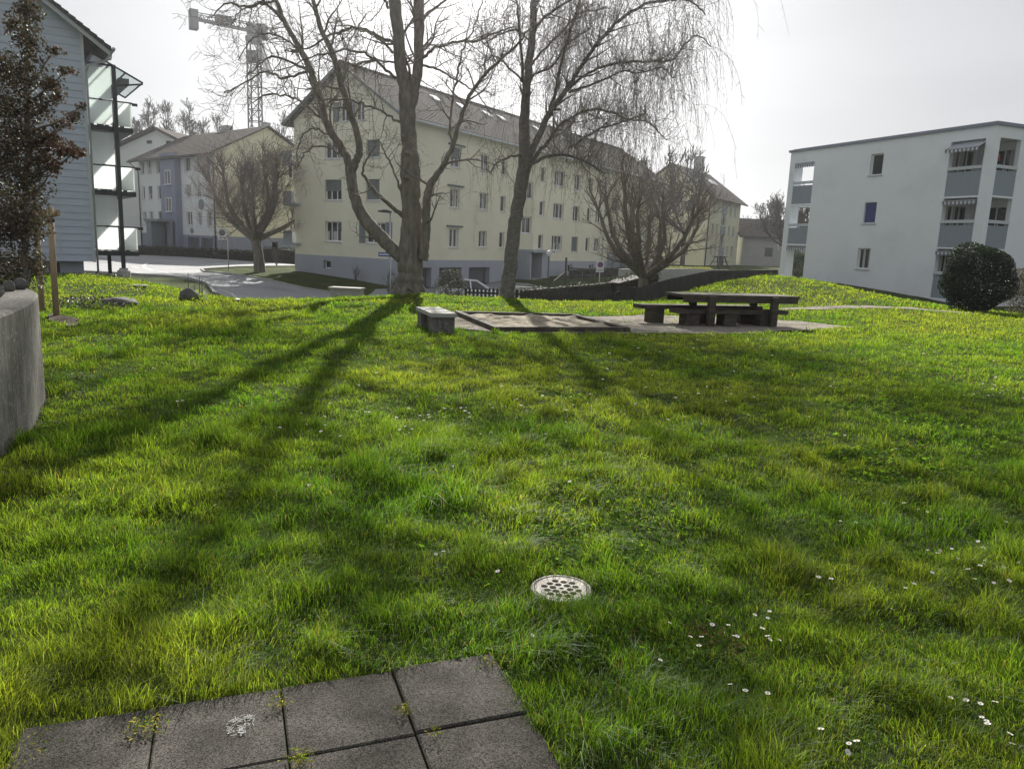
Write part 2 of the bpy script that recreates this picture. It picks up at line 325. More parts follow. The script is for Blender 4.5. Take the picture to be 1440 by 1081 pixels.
class Frame:
    """vertical facade frame: s along d, n towards the viewer, z up"""
    def __init__(s, O, az):
        s.O = np.array([O[0], O[1], 0.0]); s.d = np.array([math.sin(az), math.cos(az), 0.0]); n = np.array([s.d[1], -s.d[0], 0.0])
        if np.dot(n, s.O) > 0: n = -n
        s.n = n
    def p(s, a, z, n=0.0): return s.O+s.d*a+s.n*n+np.array([0, 0, z])
    def box(s, mb, s0, s1, n0, n1, z0, z1, mi=0): return mb.box(s.p(s0, z0, n0), s.d*(s1-s0), s.n*(n1-n0), (0, 0, z1-z0), mi)
def wall(mb, fr, s0, s1, z0, z1, holes, depth=0.22, mi=0, n=0.0, topf=None):
    """wall sheet with real openings and reveals. holes: (s0,s1,z0,z1)"""
    xs = sorted(set([s0, s1]+[h[0] for h in holes]+[h[1] for h in holes])); zs = sorted(set([z0, z1]+[h[2] for h in holes]+[h[3] for h in holes]))
    xs = [x for x in xs if s0-1e-6 <= x <= s1+1e-6]; zs = [z for z in zs if z0-1e-6 <= z <= z1+1e-6]
    flip = np.dot(np.cross(fr.d, np.array([0, 0, 1.0])), fr.n) < 0
    def q(P): mb.add(P[::-1] if flip else P, [(0, 1, 2, 3)], mi)
    for i in range(len(xs)-1):
        run = None
        for j in range(len(zs)-1):
            cx = (xs[i]+xs[i+1])/2; cz = (zs[j]+zs[j+1])/2
            inside = any(h[0] < cx < h[1] and h[2] < cz < h[3] for h in holes)
            if not inside: q([fr.p(xs[i], zs[j], n), fr.p(xs[i+1], zs[j], n), fr.p(xs[i+1], zs[j+1], n), fr.p(xs[i], zs[j+1], n)])
    for a, b, c, e in holes:
        for A, B in (((a, c), (b, c)), ((b, c), (b, e)), ((b, e), (a, e)), ((a, e), (a, c))):
            q([fr.p(A[0], A[1], n), fr.p(A[0], A[1], n-depth), fr.p(B[0], B[1], n-depth), fr.p(B[0], B[1], n)])
def window(fr, root, s0, s1, z0, z1, kind='plain', sill=True, depth=0.16, mull=1, fmat=None, n=0.0, shutter=None):
    """window part (frame) with pane / sill / blind children"""
    fm = MB(); t = 0.07; n0, n1 = n-depth-0.05, n-depth
    fr.box(fm, s0, s1, n0, n1, z0, z0+t); fr.box(fm, s0, s1, n0, n1, z1-t, z1)
    fr.box(fm, s0, s0+t, n0, n1, z0+t, z1-t); fr.box(fm, s1-t, s1, n0, n1, z0+t, z1-t)
    for k in range(mull):
        c = s0+(s1-s0)*(k+1)/(mull+1); fr.box(fm, c-t/2, c+t/2, n0, n1+0.01, z0+t, z1-t)
    w = fm.build('window', fmat or M_frame, root)
    pm = MB(); fr.box(pm, s0+t*.6, s1-t*.6, n0-0.02, n0+0.02, z0+t*.6, z1-t*.6); pm.build('pane', M_pane, w)
    if kind == 'curtain':
        x = s0+t; h_ = random.choice([1, 1, 1, .5])
        while x < s1-t:
            c = MB(); fr.box(c, x, min(x+(s1-s0)*random.uniform(.10, .22), s1-t), n0+0.022, n0+0.03, z0+t, z0+t+(z1-z0-2*t)*h_); c.build('curtain', M_curtain, w); x += (s1-s0)*random.choice([0.34, 0.45, 0.6])
    if kind in ('blind', 'halfblind', 'blueblind'):
        c = MB(); zb = z0+t if kind != 'halfblind' else z0+(z1-z0)*0.45
        z = zb
        while z < z1-0.02: fr.box(c, s0+0.01, s1-0.01, n1+0.015, n1+0.035, z, min(z+0.075, z1)); z += 0.08
        c.build('roller_blind', M_bluepanel if kind == 'blueblind' else M_shutter2, w)
    if sill:
        c = MB(); fr.box(c, s0-0.08, s1+0.08, n-depth, n+0.07, z0-0.07, z0-0.003); c.build('sill', M_trim, w)
    if shutter:
        for a, b in (((s0-0.62, s0-0.04), (s1+0.04, s1+0.62)) if shutter == 'both' else (((s1+0.04, s1+0.62),) if shutter == 'right' else ((s0-0.62, s0-0.04),))):
            c = MB(); fr.box(c, a, b, n+0.005, n+0.02, z0-0.03, z1+0.03)
            z = z0
            while z < z1: fr.box(c, a+0.05, b-0.05, n+0.02, n+0.045, z, z+0.05); z += 0.09
            c.build('shutter', M_shutter, w)
    return w
def roof_slope(mb, fr, s0, s1, nA, zA, nB, zB, rows, th=0.16, mi=0, lap=0.035):
    """tiled slope from eave (nA,zA) to ridge (nB,zB) in stepped courses"""
    for i in range(rows):
        a, b = i/rows, (i+1)/rows
        n0, z0 = nA+(nB-nA)*a, zA+(zB-zA)*a; n1, z1 = nA+(nB-nA)*b, zA+(zB-zA)*b
        V = [fr.p(s0, z0-th, n0), fr.p(s1, z0-th, n0), fr.p(s1, z1-th, n1), fr.p(s0, z1-th, n1),
             fr.p(s0, z0+lap, n0), fr.p(s1, z0+lap, n0), fr.p(s1, z1, n1), fr.p(s0, z1, n1)]
        mb.add(V, [(0, 1, 2, 3), (4, 5, 6, 7), (0, 1, 5, 4), (3, 2, 6, 7), (0, 3, 7, 4), (1, 2, 6, 5)], mi)

# ================================================================== TERRAIN
CP = []
for X in (-14, -9, -4, 0, 5, 10, 16, 24):
    for Yy in (-8, 2, 9, 15): CP.append((X, Yy, 0.0 if X > -12 else -0.05))
CP += [(-3.2, 22.9, 0.03), (-0.3, 23, 0.0), (3.6, 23.7, 0.0), (0, 19, 0), (6, 19, 0), (-4, 19.5, 0.0), (-7.5, 18.5, -0.02), (10, 21, 0.02), (16, 23, 0), (24, 23, 0),
       (-12.6, 19.5, -0.5), (-12.6, 22, -0.72), (-9.8, 22, -0.6), (-16, 20, -0.3), (-22, 22, -0.4), (-20, 14, -0.1),
       (-13.2, 26, -0.22), (-15.2, 28, -0.25), (-11.2, 26.5, -0.62), (-10.3, 29, -0.98), (-18.7, 34, -0.6), (-17.3, 34, -0.45), (-16, 31, -0.32), (-26, 30, -0.55), (-30, 36, -0.7),
       (-6.5, 27, -0.95), (-3.5, 26.5, -0.75), (0, 26.6, -0.7), (4, 27, -0.6), (-9, 31, -1.3), (-5, 32, -1.5), (0, 32, -1.5), (5, 33, -1.2),
       (-13.9, 35.1, -1.42), (-18, 42, -0.95), (-22, 56, -1.2), (-45, 79, -1.2), (-35, 62, -1.2), (-30, 48, -1.1), (-13, 43, -1.62), (-8, 42, -1.85), (-3, 44, -1.98), (-5, 50, -2.03), (0, 50, -2.0), (0, 57, -1.9), (4, 47, -1.8),
       (-15.8, 56.8, -0.92), (-11, 55, -1.2), (-8.2, 51.4, -1.55), (-20, 60, -1.05), (-16, 50, -1.3), (-11.5, 48.5, -1.72),
       (1.5, 65, -1.15), (9, 77, -1.0), (16, 92, -0.6), (4, 58, -1.45), (8, 60, -1.1), (12, 70, -0.8),
       (9.6, 28.5, 0.74), (10.6, 31, 0.84), (11.9, 34.5, 0.62), (6.4, 28, 0.12), (7.2, 31, 0.15), (13.6, 26.2, 0.06), (8.3, 25, 0.16), (15, 30.5, -0.05), (13.5, 28.5, 0.3), (18, 32, -0.35), (13.8, 38, 0.25), (22, 38, -0.7), (25, 41, -0.8), (28, 36, -0.75), (30, 28, -0.3),
       (16.5, 52, 0.1), (19, 56, 0.1), (7, 38, -0.35), (10, 42, -0.2), (13, 48, -0.2), (8, 48, -1.2),
       (21, 100, -0.2), (33, 104, -0.1), (40, 80, 0.0), (30, 70, 0.0), (45, 50, -0.6), (45, 30, -0.4), (60, 0, 0), (-60, 0, -0.3), (-60, 40, -0.9), (-70, 90, -1.0), (-37, 86, -0.6), (-28, 84, -0.6), (-18, 95, -0.5), (0, 110, -0.5),
       (-60, 150, 0), (60, 150, 0), (0, 200, 0), (150, 60, 0), (-150, 60, -0.5), (150, 250, 0), (-150, 250, 0), (0, -60, 0), (100, -60, 0), (-100, -60, 0)]
CP = np.array(CP, float)
def _rbf():
    d = np.linalg.norm(CP[:, None, :2]-CP[None, :, :2], axis=2); w = np.linalg.solve(np.vstack([np.hstack([-d, np.ones((len(CP), 1))]), np.hstack([np.ones((1, len(CP))), np.zeros((1, 1))])]), np.append(CP[:, 2], 0)); return w
_W = _rbf()
def steps(segs):
    out = [segs[0][0]]
    for a, b, n in segs: out += list(np.linspace(a, b, n+1)[1:])
    return np.array(out)
GX = steps([(-500, -160, 8), (-160, -60, 20), (-60, -24, 36), (-24, -9, 70), (-9, 9, 200), (9, 24, 70), (24, 60, 36), (60, 160, 20), (160, 500, 8)])
GY = steps([(-120, -6, 12), (-6, 2, 16), (2, 12, 120), (12, 36, 100), (36, 80, 70), (80, 180, 30), (180, 700, 12)])
def terr_raw(x, y):
    r = np.zeros_like(x)
    for i in range(len(CP)): r += -_W[i]*np.sqrt((x-CP[i, 0])**2+(y-CP[i, 1])**2+0.3)
    r += _W[-1]
    return r
XX, YY = np.meshgrid(np.clip(GX, -150, 150), np.clip(GY, -60, 250), indexing='ij')
ZZ = terr_raw(XX, YY)
for _ in range(3):                                   # soften the cones of the interpolation
    P = np.pad(ZZ, 1, mode='edge'); ZZ = (P[1:-1, 1:-1]*4+P[:-2, 1:-1]+P[2:, 1:-1]+P[1:-1, :-2]+P[1:-1, 2:])/8
XX, YY = np.meshgrid(GX, GY, indexing='ij')
fl = np.clip(1-np.maximum(np.abs(XX)-14, 0)/6, 0, 1)*np.clip((21-YY)/3, 0, 1)
ZZ = ZZ*(1-fl*0.9)
und = (N1(XX, YY, 1.1, 3)-0.5)*0.07+(N2(XX, YY, 3.9, 2)-0.5)*0.07*np.clip((16-YY)/6, 0.3, 1)
near = np.clip((YY-2.4)/1.5, 0, 1)*np.clip((60-YY)/20, 0, 1)
pads = [(0.27, 3.36, 0.35), (1.2, 16, 3.2), (5.0, 17.2, 3.0)]
for a, b, r in pads: near = near*np.clip((np.hypot(XX-a, YY-b)-r)/1.0, 0.1, 1)
ZZ = ZZ+und*near
def hz(x, y):
    x = np.asarray(x, float); y = np.asarray(y, float)
    i = np.clip(np.searchsorted(GX, x)-1, 0, len(GX)-2); j = np.clip(np.searchsorted(GY, y)-1, 0, len(GY)-2)
    fx = np.clip((x-GX[i])/(GX[i+1]-GX[i]), 0, 1); fy = np.clip((y-GY[j])/(GY[j+1]-GY[j]), 0, 1)
    return (ZZ[i, j]*(1-fx)+ZZ[i+1, j]*fx)*(1-fy)+(ZZ[i, j+1]*(1-fx)+ZZ[i+1, j+1]*fx)*fy
def T(x, y, y0=1.5, y1=140):
    """where the photo pixel's sight line first meets the terrain"""
    d = ray(x, y); ts = np.geomspace(y0, y1, 2500)/d[1]; P = EYE[None, :]+ts[:, None]*d[None, :]
    b = P[:, 2]-hz(P[:, 0], P[:, 1]); k = np.argmax(b < 0)
    return P[k] if b[k] < 0 else P[-1]
def G3(x, y): return np.array([x, y, float(hz(x, y))])
nx, ny = len(GX), len(GY)
idx = np.arange(nx*ny).reshape(nx, ny)
V = np.stack([XX.ravel(), YY.ravel(), ZZ.ravel()], 1)
# drain shaft: ground stays uncut; a black disc under the grate paints its darkness
q = np.stack([idx[:-1, :-1].ravel(), idx[1:, :-1].ravel(), idx[1:, 1:].ravel(), idx[:-1, 1:].ravel()], 1)
g = npmesh('ground', V, [q], M_ground, smooth=True); tag(g, kind='structure')

def inside(poly, x, y):
    poly = np.asarray(poly, float)[:, :2]; c = np.zeros(np.shape(x), bool); j = len(poly)-1
    for i in range(len(poly)):
        xi, yi = poly[i]; xj, yj = poly[j]
        t = ((yi > y) != (yj > y)) & (x < (xj-xi)*(y-yi)/(yj-yi+1e-12)+xi); c ^= t; j = i
    return c
def drape(name, poly, m, off, step, kind='structure', jitter=0.0):
    """sheet following the terrain inside a polygon (triangulated, real outline kept)"""
    from mathutils.geometry import delaunay_2d_cdt
    poly = [np.asarray(p, float)[:2] for p in poly]; B = []
    for i in range(len(poly)):
        a, b = poly[i], poly[(i+1) % len(poly)]; n = max(1, int(np.linalg.norm(b-a)/step))
        for k in range(n):
            p_ = a+(b-a)*k/n
            if jitter: p_ = p_+(np.array([N1(p_[0]*3, p_[1]*3), N2(p_[0]*3, p_[1]*3)])-0.5)*jitter
            B.append(p_)
    B = np.array(B); xs = np.arange(B[:, 0].min(), B[:, 0].max(), step); ys = np.arange(B[:, 1].min(), B[:, 1].max(), step)
    X, Yq = np.meshgrid(xs, ys); X = X.ravel(); Yq = Yq.ravel(); k = inside(B, X, Yq); pts = np.vstack([B, np.stack([X[k], Yq[k]], 1)])
    r = delaunay_2d_cdt([Vector(p) for p in pts], [(i, (i+1) % len(B)) for i in range(len(B))], [list(range(len(B)))], 1, 1e-5)
    vv = np.array([[v.x, v.y] for v in r[0]]); z = hz(vv[:, 0], vv[:, 1])+off
    fc = [f if (vv[f[1]][0]-vv[f[0]][0])*(vv[f[2]][1]-vv[f[0]][1])-(vv[f[1]][1]-vv[f[0]][1])*(vv[f[2]][0]-vv[f[0]][0]) > 0 else f[::-1] for f in r[2]]
    mb = MB(); mb.add(np.column_stack([vv, z]), fc, 0, True); o = mb.build(name, m); tag(o, kind=kind); return o

# ------------------------------------------------------------------ roads behind the lawn
ROADP = [(-62, 84), (-40, 81.5), (-31, 76), (-26, 73), (-21, 71), (-18.5, 67), (-22.5, 62), (-23.6, 57.5), (-22, 54.2), (-18.5, 51.3), (-13.5, 47.5), (-9.0, 45.8), (-9.2, 50.2), (-7.2, 52.2), (-1.2, 62.3), (1.0, 61.5), (4.5, 54), (4.2, 45.5),
         (2.5, 38.5), (-3, 35.3), (-8, 34.2), (-12.2, 34.3), (-14.6, 37.0), (-16.5, 41.0), (-19.5, 43.5), (-30, 46), (-62, 52)]
drape('road', ROADP, M_asphalt, 0.035, 0.8)
def ribbon(name, pts, w, m, off, parentless=True, h=None):
    """strip of real width along a ground line; with h a raised kerb"""
    pts = [np.asarray(p, float)[:2] for p in pts]; D = []
    for i in range(len(pts)-1):
        n = max(1, int(np.linalg.norm(pts[i+1]-pts[i])/0.5)); D += [pts[i]+(pts[i+1]-pts[i])*k/n for k in range(n)]
    D.append(pts[-1]); D = np.array(D); t = np.gradient(D, axis=0); t /= np.linalg.norm(t, axis=1)[:, None]; nn = np.stack([-t[:, 1], t[:, 0]], 1)
    L = D+nn*w/2; R_ = D-nn*w/2; mb = MB(); n = len(D)
    zl = hz(L[:, 0], L[:, 1])+off; zr = hz(R_[:, 0], R_[:, 1])+off
    if h is None:
        Vv = np.vstack([np.column_stack([R_, zr]), np.column_stack([L, zl])]); mb.add(Vv, [(i, i+1, n+i+1, n+i) for i in range(n-1)])
    else:
        Vv = np.vstack([np.column_stack([R_, zr-0.1]), np.column_stack([R_, zr+h]), np.column_stack([L, zl+h]), np.column_stack([L, zl-0.1])])
        mb.add(Vv, [(k*n+i, k*n+i+1, (k+1)*n+i+1, (k+1)*n+i) for k in range(3) for i in range(n-1)])
    return mb
def kerb(pts, ):
    k = ribbon('kerb', pts, 0.16, M_kerb, 0.035, h=0.10).build('kerb', M_kerb); tag(k, kind='structure')
kerb([(-26, 73), (-21, 71), (-18.5, 67), (-22.5, 62), (-23.6, 57.5), (-22, 54.2), (-18.5, 51.3), (-13.5, 47.5), (-9.0, 45.8)][2:])
kerb([(2.5, 38.5), (-3, 35.3), (-8, 34.2), (-12.2, 34.3), (-14.6, 37.0), (-16.5, 41.0), (-19.5, 43.5), (-30, 46)])
def dash(px_list, w=0.14):
    mb = MB()
    for a, b in px_list:
        r_ = ribbon('m', [T(*a), T(*b)], w, M_paint, 0.045); mb.add(np.concatenate(r_.v), r_.f)
    o = mb.build('road_markings', M_paint); tag(o, kind='structure')
dash([((135, 360), (150, 362)), ((222, 373.5), (238, 374)), ((243, 372.5), (265, 373.5)), ((282, 373.5), (301, 374)), ((152, 369), (168, 371)), ((185, 375.5), (196, 378)), ((201, 375), (207, 371)), ((201, 376), (215, 381.5)),
      ((222, 383), (236, 385)), ((244, 387), (256, 388)), ((264, 390), (276, 391.5)), ((284, 392), (292, 394))], 0.22)
dash([((308, 408), (326, 414)), ((326, 414), (333, 420)), ((333, 420), (334, 424))], 0.10)

# ------------------------------------------------------------------ footpath, gravel pad, sand
drape('path', [(7.6, 22.0), (13.0, 24.1), (16, 23.7), (24, 22.1), (24, 22.9), (16, 24.5), (13.2, 24.9), (8.0, 22.7)], M_gravel, 0.02, 0.4, jitter=0.2)
GRAV = [(-1.25, 14.25), (-0.3, 13.9), (1, 14.2), (2.6, 14.8), (4.2, 15.3), (6.2, 16.5), (8.0, 18.0), (7.3, 18.9), (5.6, 19.3), (3.2, 18.9), (1.6, 17.9), (-1.55, 17.7), (-1.5, 16)]
drape('gravel_pad', GRAV, M_gravel, 0.015, 0.25, jitter=0.35)
SANDP = [(-1.34, 17.0), (-0.37, 13.97), (2.27, 14.84), (1.38, 17.5)]

# ================================================================== BUILDINGS
AZM = math.radians(31.38)
# ---- main cream apartment block
O1 = PY(563, 360, 52); FL = Frame(O1, AZM); FG = Frame(O1, AZM-math.pi/2)      # long facade, gable end
LEN, DEP, EAVE, RIDGE, MID = 46.0, 10.1, 9.75, 13.05, 5.05
bld = thing('apartment_building', 'long cream apartment block with garages and tiled roof behind the big bare tree', 'building', (O1[0], O1[1], -2.0))
holesL = []; winL = []
def aw(s0, s1, z0, z1, **k): holesL.append((s0, s1, z0, z1)); winL.append((s0, s1, z0, z1, k))
for lv in range(3):
    z = 1.25+2.87*lv; top = z+1.35
    aw(5.45, 6.65, z, top, kind='curtain' if lv != 2 else 'halfblind')
    aw(9.3, 10.45, z+0.08, top, kind='curtain'); aw(12.25, 13.0, z+0.08, top, mull=0)
    aw(18.55, 19.4, z+0.1, top, mull=0); aw(21.0, 23.0, z, top, kind='curtain', mull=2); aw(24.9, 26.2, z-0.1, top, kind=['blind', 'plain', 'plain'][lv]); aw(27.9, 28.75, z, top, mull=0)
    aw(29.8, 31.1, z, top, kind='curtain'); aw(38.2, 39.2, z, top, mull=0); aw(40.4, 41.9, z, top, kind='curtain'); aw(43.2, 44.4, z, top, kind='plain')
for zz in (2.62, 5.5): aw(15.7, 17.3, zz, zz+1.35, kind='plain', n=0.0); aw(33.6, 35.2, zz, zz+1.35, kind='plain')
for s in (19.2, 24.3, 28.9): aw(s, s+0.9, -0.75, 0.02, mull=0, sill=False)
gar = [(0.9, 3.4), (4.3, 7.1), (8.05, 10.95)]
holesL += [(a, b, -2.3, -0.22) for a, b in gar]
w = MB(); wall(w, FL, 0, LEN, 0.32, EAVE, [h for h in holesL if h[2] > 0.3], depth=0.2)
gh = [(5.4, 7.0, 1.35, 2.75), (1.35, 3.1, 1.35, 2.75), (5.4, 7.0, 4.22, 5.62), (1.9, 3.1, 4.22, 5.62), (5.4, 7.0, 7.05, 8.2), (1.9, 3.1, 7.05, 8.2), (4.75, 5.55, 9.5, 10.75), (3.3, 4.1, 9.5, 10.75)]
wall(w, FG, 0, DEP, 0.32, 8.95, [h for h in gh if h[3] < 8.9], depth=0.2)
def gable_top(mb, fr, dep, z0, eave, ridge, mid, holes, back=False, mi=0):
    """triangular wall top in strips with openings"""
    xs = sorted(set([0, mid, dep]+[h[0] for h in holes]+[h[1] for h in holes])); flip = np.dot(np.cross(fr.d, np.array([0, 0, 1.0])), fr.n) < 0
    rz = lambda x: eave+(ridge-eave)*(x/mid if x <= mid else (dep-x)/(dep-mid))
    for a, b in zip(xs[:-1], xs[1:]):
        hs_ = [h for h in holes if h[0] < (a+b)/2 < h[1]]
        lo = z0
        for h in sorted(hs_, key=lambda q: q[2]):
            P = [fr.p(a, lo), fr.p(b, lo), fr.p(b, h[2]), fr.p(a, h[2])]; mb.add(P[::-1] if flip else P, [(0, 1, 2, 3)], mi); lo = h[3]
        P = [fr.p(a, lo), fr.p(b, lo), fr.p(b, rz(b)), fr.p(a, rz(a))]; mb.add(P[::-1] if flip else P, [(0, 1, 2, 3)], mi)
    for a, b, c, e in holes:
        for A, B in (((a, c), (b, c)), ((b, c), (b, e)), ((b, e), (a, e)), ((a, e), (a, c))):
            mb.add([fr.p(*A), fr.p(*A, -0.2), fr.p(*B, -0.2), fr.p(*B)], [(0, 1, 2, 3)], mi)
gable_top(w, FG, DEP, 8.95, EAVE, RIDGE, MID, [h for h in gh if h[3] > 8.9])
FLb = Frame(FL.p(0, 0)[:2]+FG.d[:2]*DEP, AZM); FE = Frame(FL.p(LEN, 0), AZM-math.pi/2)
# back and far end (closed box)
for P in ([FLb.p(0, -2.4), FLb.p(LEN, -2.4), FLb.p(LEN, EAVE), FLb.p(0, EAVE)], [FE.p(0, -2.4), FE.p(DEP, -2.4), FE.p(DEP, EAVE), FE.p(0, EAVE)]): w.add(P, [(0, 1, 2, 3)])
w.add([FE.p(0, EAVE), FE.p(DEP, EAVE), FE.p(MID, RIDGE)], [(0, 1, 2)])
w.build('wall', M_cream, bld)
w = MB(); wall(w, FL, -0.035, LEN, -2.6, 0.32, [h for h in holesL if h[2] < 0], depth=0.45, n=0.035); wall(w, FG, 0, DEP, -2.6, 0.32, [(6.4, 7.15, -0.6, 0.0)], depth=0.25, n=0.035)
for fr_, L_ in ((FL, LEN), (FG, DEP)): w.add([fr_.p(-0.035, 0.321, 0.035), fr_.p(L_, 0.321, 0.035), fr_.p(L_, 0.321, -0.01), fr_.p(-0.035, 0.321, -0.01)], [(0, 1, 2, 3)])
w.build('plinth', M_plinth, bld)
for a, b in gar:
    d = MB(); FL.box(d, a, b, -0.47, -0.43, -2.3, -0.22)
    z = -2.2
    while z < -0.4: FL.box(d, a+0.06, b-0.06, -0.43, -0.41, z, z+0.26); z += 0.3
    gd = d.build('garage_door', M_garage, bld); h = MB(); FL.box(h, (a+b)/2-0.1, (a+b)/2+0.1, -0.41, -0.37, -1.25, -1.2); h.build('handle', M_steel, gd)
for s0, s1, z0, z1, k in winL: window(FL, bld, s0, s1, z0, z1, **{**dict(), **k})
# little flat awning boxes above the first window column
for z in (2.72, 5.6, 8.46):
    m = MB(); FL.box(m, 5.1, 7.0, 0.005, 0.16, z, z+0.12); m.build('awning_box', M_shutter2, bld)
for h, k, sh in zip(gh, ['curtain', 'plain', 'halfblind', 'blind', 'plain', 'blind', 'plain', 'plain'], [None, 'both', None, None, None, None, 'right', None]):
    window(FG, bld, *h, kind=k, shutter=sh, mull=2 if h[1]-h[0] > 1.5 else 1)
window(FG, bld, 6.4, 7.15, -0.6, 0.0, kind='plain', sill=False, depth=0.2, mull=0)
m = MB(); FG.box(m, 4.13, 4.72, 0.005, 0.05, 9.5, 10.75); m.build('shutter', M_shutter, bld)
# stairwell bays and entrances
for s in (15.3, 33.3):
    ez = -1.12 if s < 20 else -1.0
    m = MB(); FL.box(m, s-0.3, s+3.5, 0.02, 1.6, 1.05, 1.25); m.build('entrance_canopy', M_plinth, bld)
    m = MB(); FL.box(m, s+1.75, s+3.1, 0.04, 1.35, ez-0.6, 1.05); FL.box(m, s-0.25, s-0.05, 0.04, 1.35, ez-0.6, 1.05); m.build('entrance_wall', M_plinth, bld)
    m = MB(); FL.box(m, s+0.25, s+1.5, 0.04, 0.1, ez, 0.98); dd = m.build('entrance_door', M_door, bld)
    m = MB(); FL.box(m, s+1.3, s+1.36, 0.1, 0.16, ez+0.8, ez+1.2); m.build('handle', M_steel, dd)
    m = MB(); FL.box(m, s+0.0, s+1.75, 0.04, 1.5, ez-0.7, ez); m.build('doorstep', M_conc2, bld)
    # pale framed stair panel above the door
    for z0, z1 in ((1.26, 2.6), (4.0, 5.48), (6.88, 9.3)):
        m = MB(); FL.box(m, s+0.1, s+2.3, 0.004, 0.06, z0, z1); m.build('stair_panel', M_cream2, bld)
# roof
r = MB(); OV = 0.55
hgt = RIDGE-EAVE; sl_ = hgt/MID; dz = 0.62*sl_
roof_slope(r, FL, -OV, LEN+OV, 0.62, EAVE-dz+0.2, -MID, RIDGE+0.2, 26)
roof_slope(r, FL, -OV, LEN+OV, -(DEP+0.62), EAVE-dz+0.2, -MID, RIDGE+0.2, 26)
rf = r.build('roof', M_tile, bld)
m = MB(); k = -OV
while k < LEN+OV: m.tube([FL.p(k, RIDGE+0.22, -MID), FL.p(k+0.38, RIDGE+0.22, -MID)], [0.13, 0.11], 7, smooth=False); k += 0.36
m.build('ridge_tiles', M_tile, rf)
m = MB(); m.tube([FL.p(-OV, EAVE-dz+0.06, 0.68), FL.p(LEN+OV, EAVE-dz+0.06, 0.68)], 0.085, 8); m.tube([FL.p(0.12, EAVE-dz, 0.66), FL.p(0.12, EAVE-0.75, 0.14), FL.p(0.12, -1.9, 0.12)], 0.05, 7)
for s in (14.6, 31.6): m.tube([FL.p(s, EAVE-dz, 0.66), FL.p(s, EAVE-0.75, 0.14), FL.p(s, -1.3, 0.12)], 0.05, 7)
m.build('gutter', M_trim, rf)
m = MB()
for sgn in (-1, 1):
    for n0, z0_, n1, z1_ in ((0.6, EAVE-dz, -MID, RIDGE), (-(DEP+0.6), EAVE-dz, -MID, RIDGE)):
        s = -OV-0.03 if sgn < 0 else LEN+OV+0.03
        m.bar(FL.p(s, z0_+0.1, n0), FL.p(s, z1_+0.1, n1), 0.05, 0.2)
m.build('verge_board', M_shutter2, rf)
for s in (7.5, 10.9, 14.6, 16.9, 22.9, 27.5):
    m = MB(); a, b = 0.62, 0.74; nA, nB = -MID*a, -MID*b; zA = EAVE+hgt*a+0.24; zB = EAVE+hgt*b+0.24
    O_ = FL.p(s, zA, nA); V_ = FL.p(s, zB, nB)-O_; m.box(O_, FL.d*0.85, V_, (0, 0, 0.10)); sw = m.build('skylight', M_steel, rf)
    m = MB(); m.box(O_+V_*0.1+FL.d*0.08+np.array([0, 0, 0.102]), FL.d*0.69, V_*0.8, (0, 0, 0.012)); m.build('pane', M_sky, sw)
for s, zt in ((31.5, 1.2), (12.0, 0.8)):
    if s < 20: continue
    m = MB(); FL.box(m, s, s+1.1, -MID-0.35, -MID+0.35, RIDGE-0.6, RIDGE+zt); FL.box(m, s-0.06, s+1.16, -MID-0.41, -MID+0.41, RIDGE+zt, RIDGE+zt+0.1); m.build('chimney', M_conc2, rf)
# balcony tower on the far left corner of the gable
for z in (1.3, 4.15, 7.0):
    m = MB(); FG.box(m, DEP-0.65+0.03, DEP+0.9, -2.2, 0.3, z-0.35, z-0.18); FG.box(m, DEP+0.84, DEP+0.9, -2.2, 0.3, z-0.17, z+0.7); FG.box(m, DEP+0.02, DEP+0.83, 0.24, 0.3, z-0.17, z+0.7)
    m.build('balcony', M_plinth, bld)

# ---- right white block
O2 = PY(1403, 300, 41); AZ2 = math.radians(-22); Fr = Frame((0, 0), AZ2); O2 = O2+Fr.d*0.72; O2[2] = 0
FR = Frame(O2, AZ2); FS = Frame(O2, AZ2+math.pi/2)
RT = 8.88; LW = 15.35; bz = -1.4
wb_ = thing('white_apartment_block', 'three storey flat roofed white block with grey corner balconies on the right', 'building', (O2[0], O2[1], -0.8))
SD = 12.0
w = MB()
lev = [5.28, 2.42, -0.45]      # floor slab levels
lo_s0, lo_s1 = 0.55, 2.62
loggR = [(lo_s0, lo_s1, 5.2, 8.15), (lo_s0, lo_s1, 2.42, 5.10), (lo_s0, lo_s1, -0.42, 2.34)]
loggL = [(12.95, 14.85, 5.2, 7.98), (12.95, 14.85, 2.42, 5.08), (12.95, 14.85, 0.02, 2.34)]
wr = [(7.18, 8.15, 6.72, 8.0), (7.25, 8.2, 3.8, 5.08), (7.3, 8.3, 0.98, 2.27)]
wall(w, FR, 0, LW, bz, RT-0.12, loggR+loggL+wr, depth=0.25)
logS = [(0.36, 1.95, 5.2, 8.15), (0.36, 1.95, 2.42, 5.10), (0.36, 1.95, -0.42, 2.34)]
wall(w, FS, 0, SD, bz, RT-0.12, logS+[(5.5, 7.0, 6.6, 8.0), (5.5, 7.0, 3.75, 5.1), (5.5, 7.0, 0.95, 2.3), (9, 10.2, 6.6, 8.0), (9, 10.2, 3.75, 5.1)], depth=0.25)
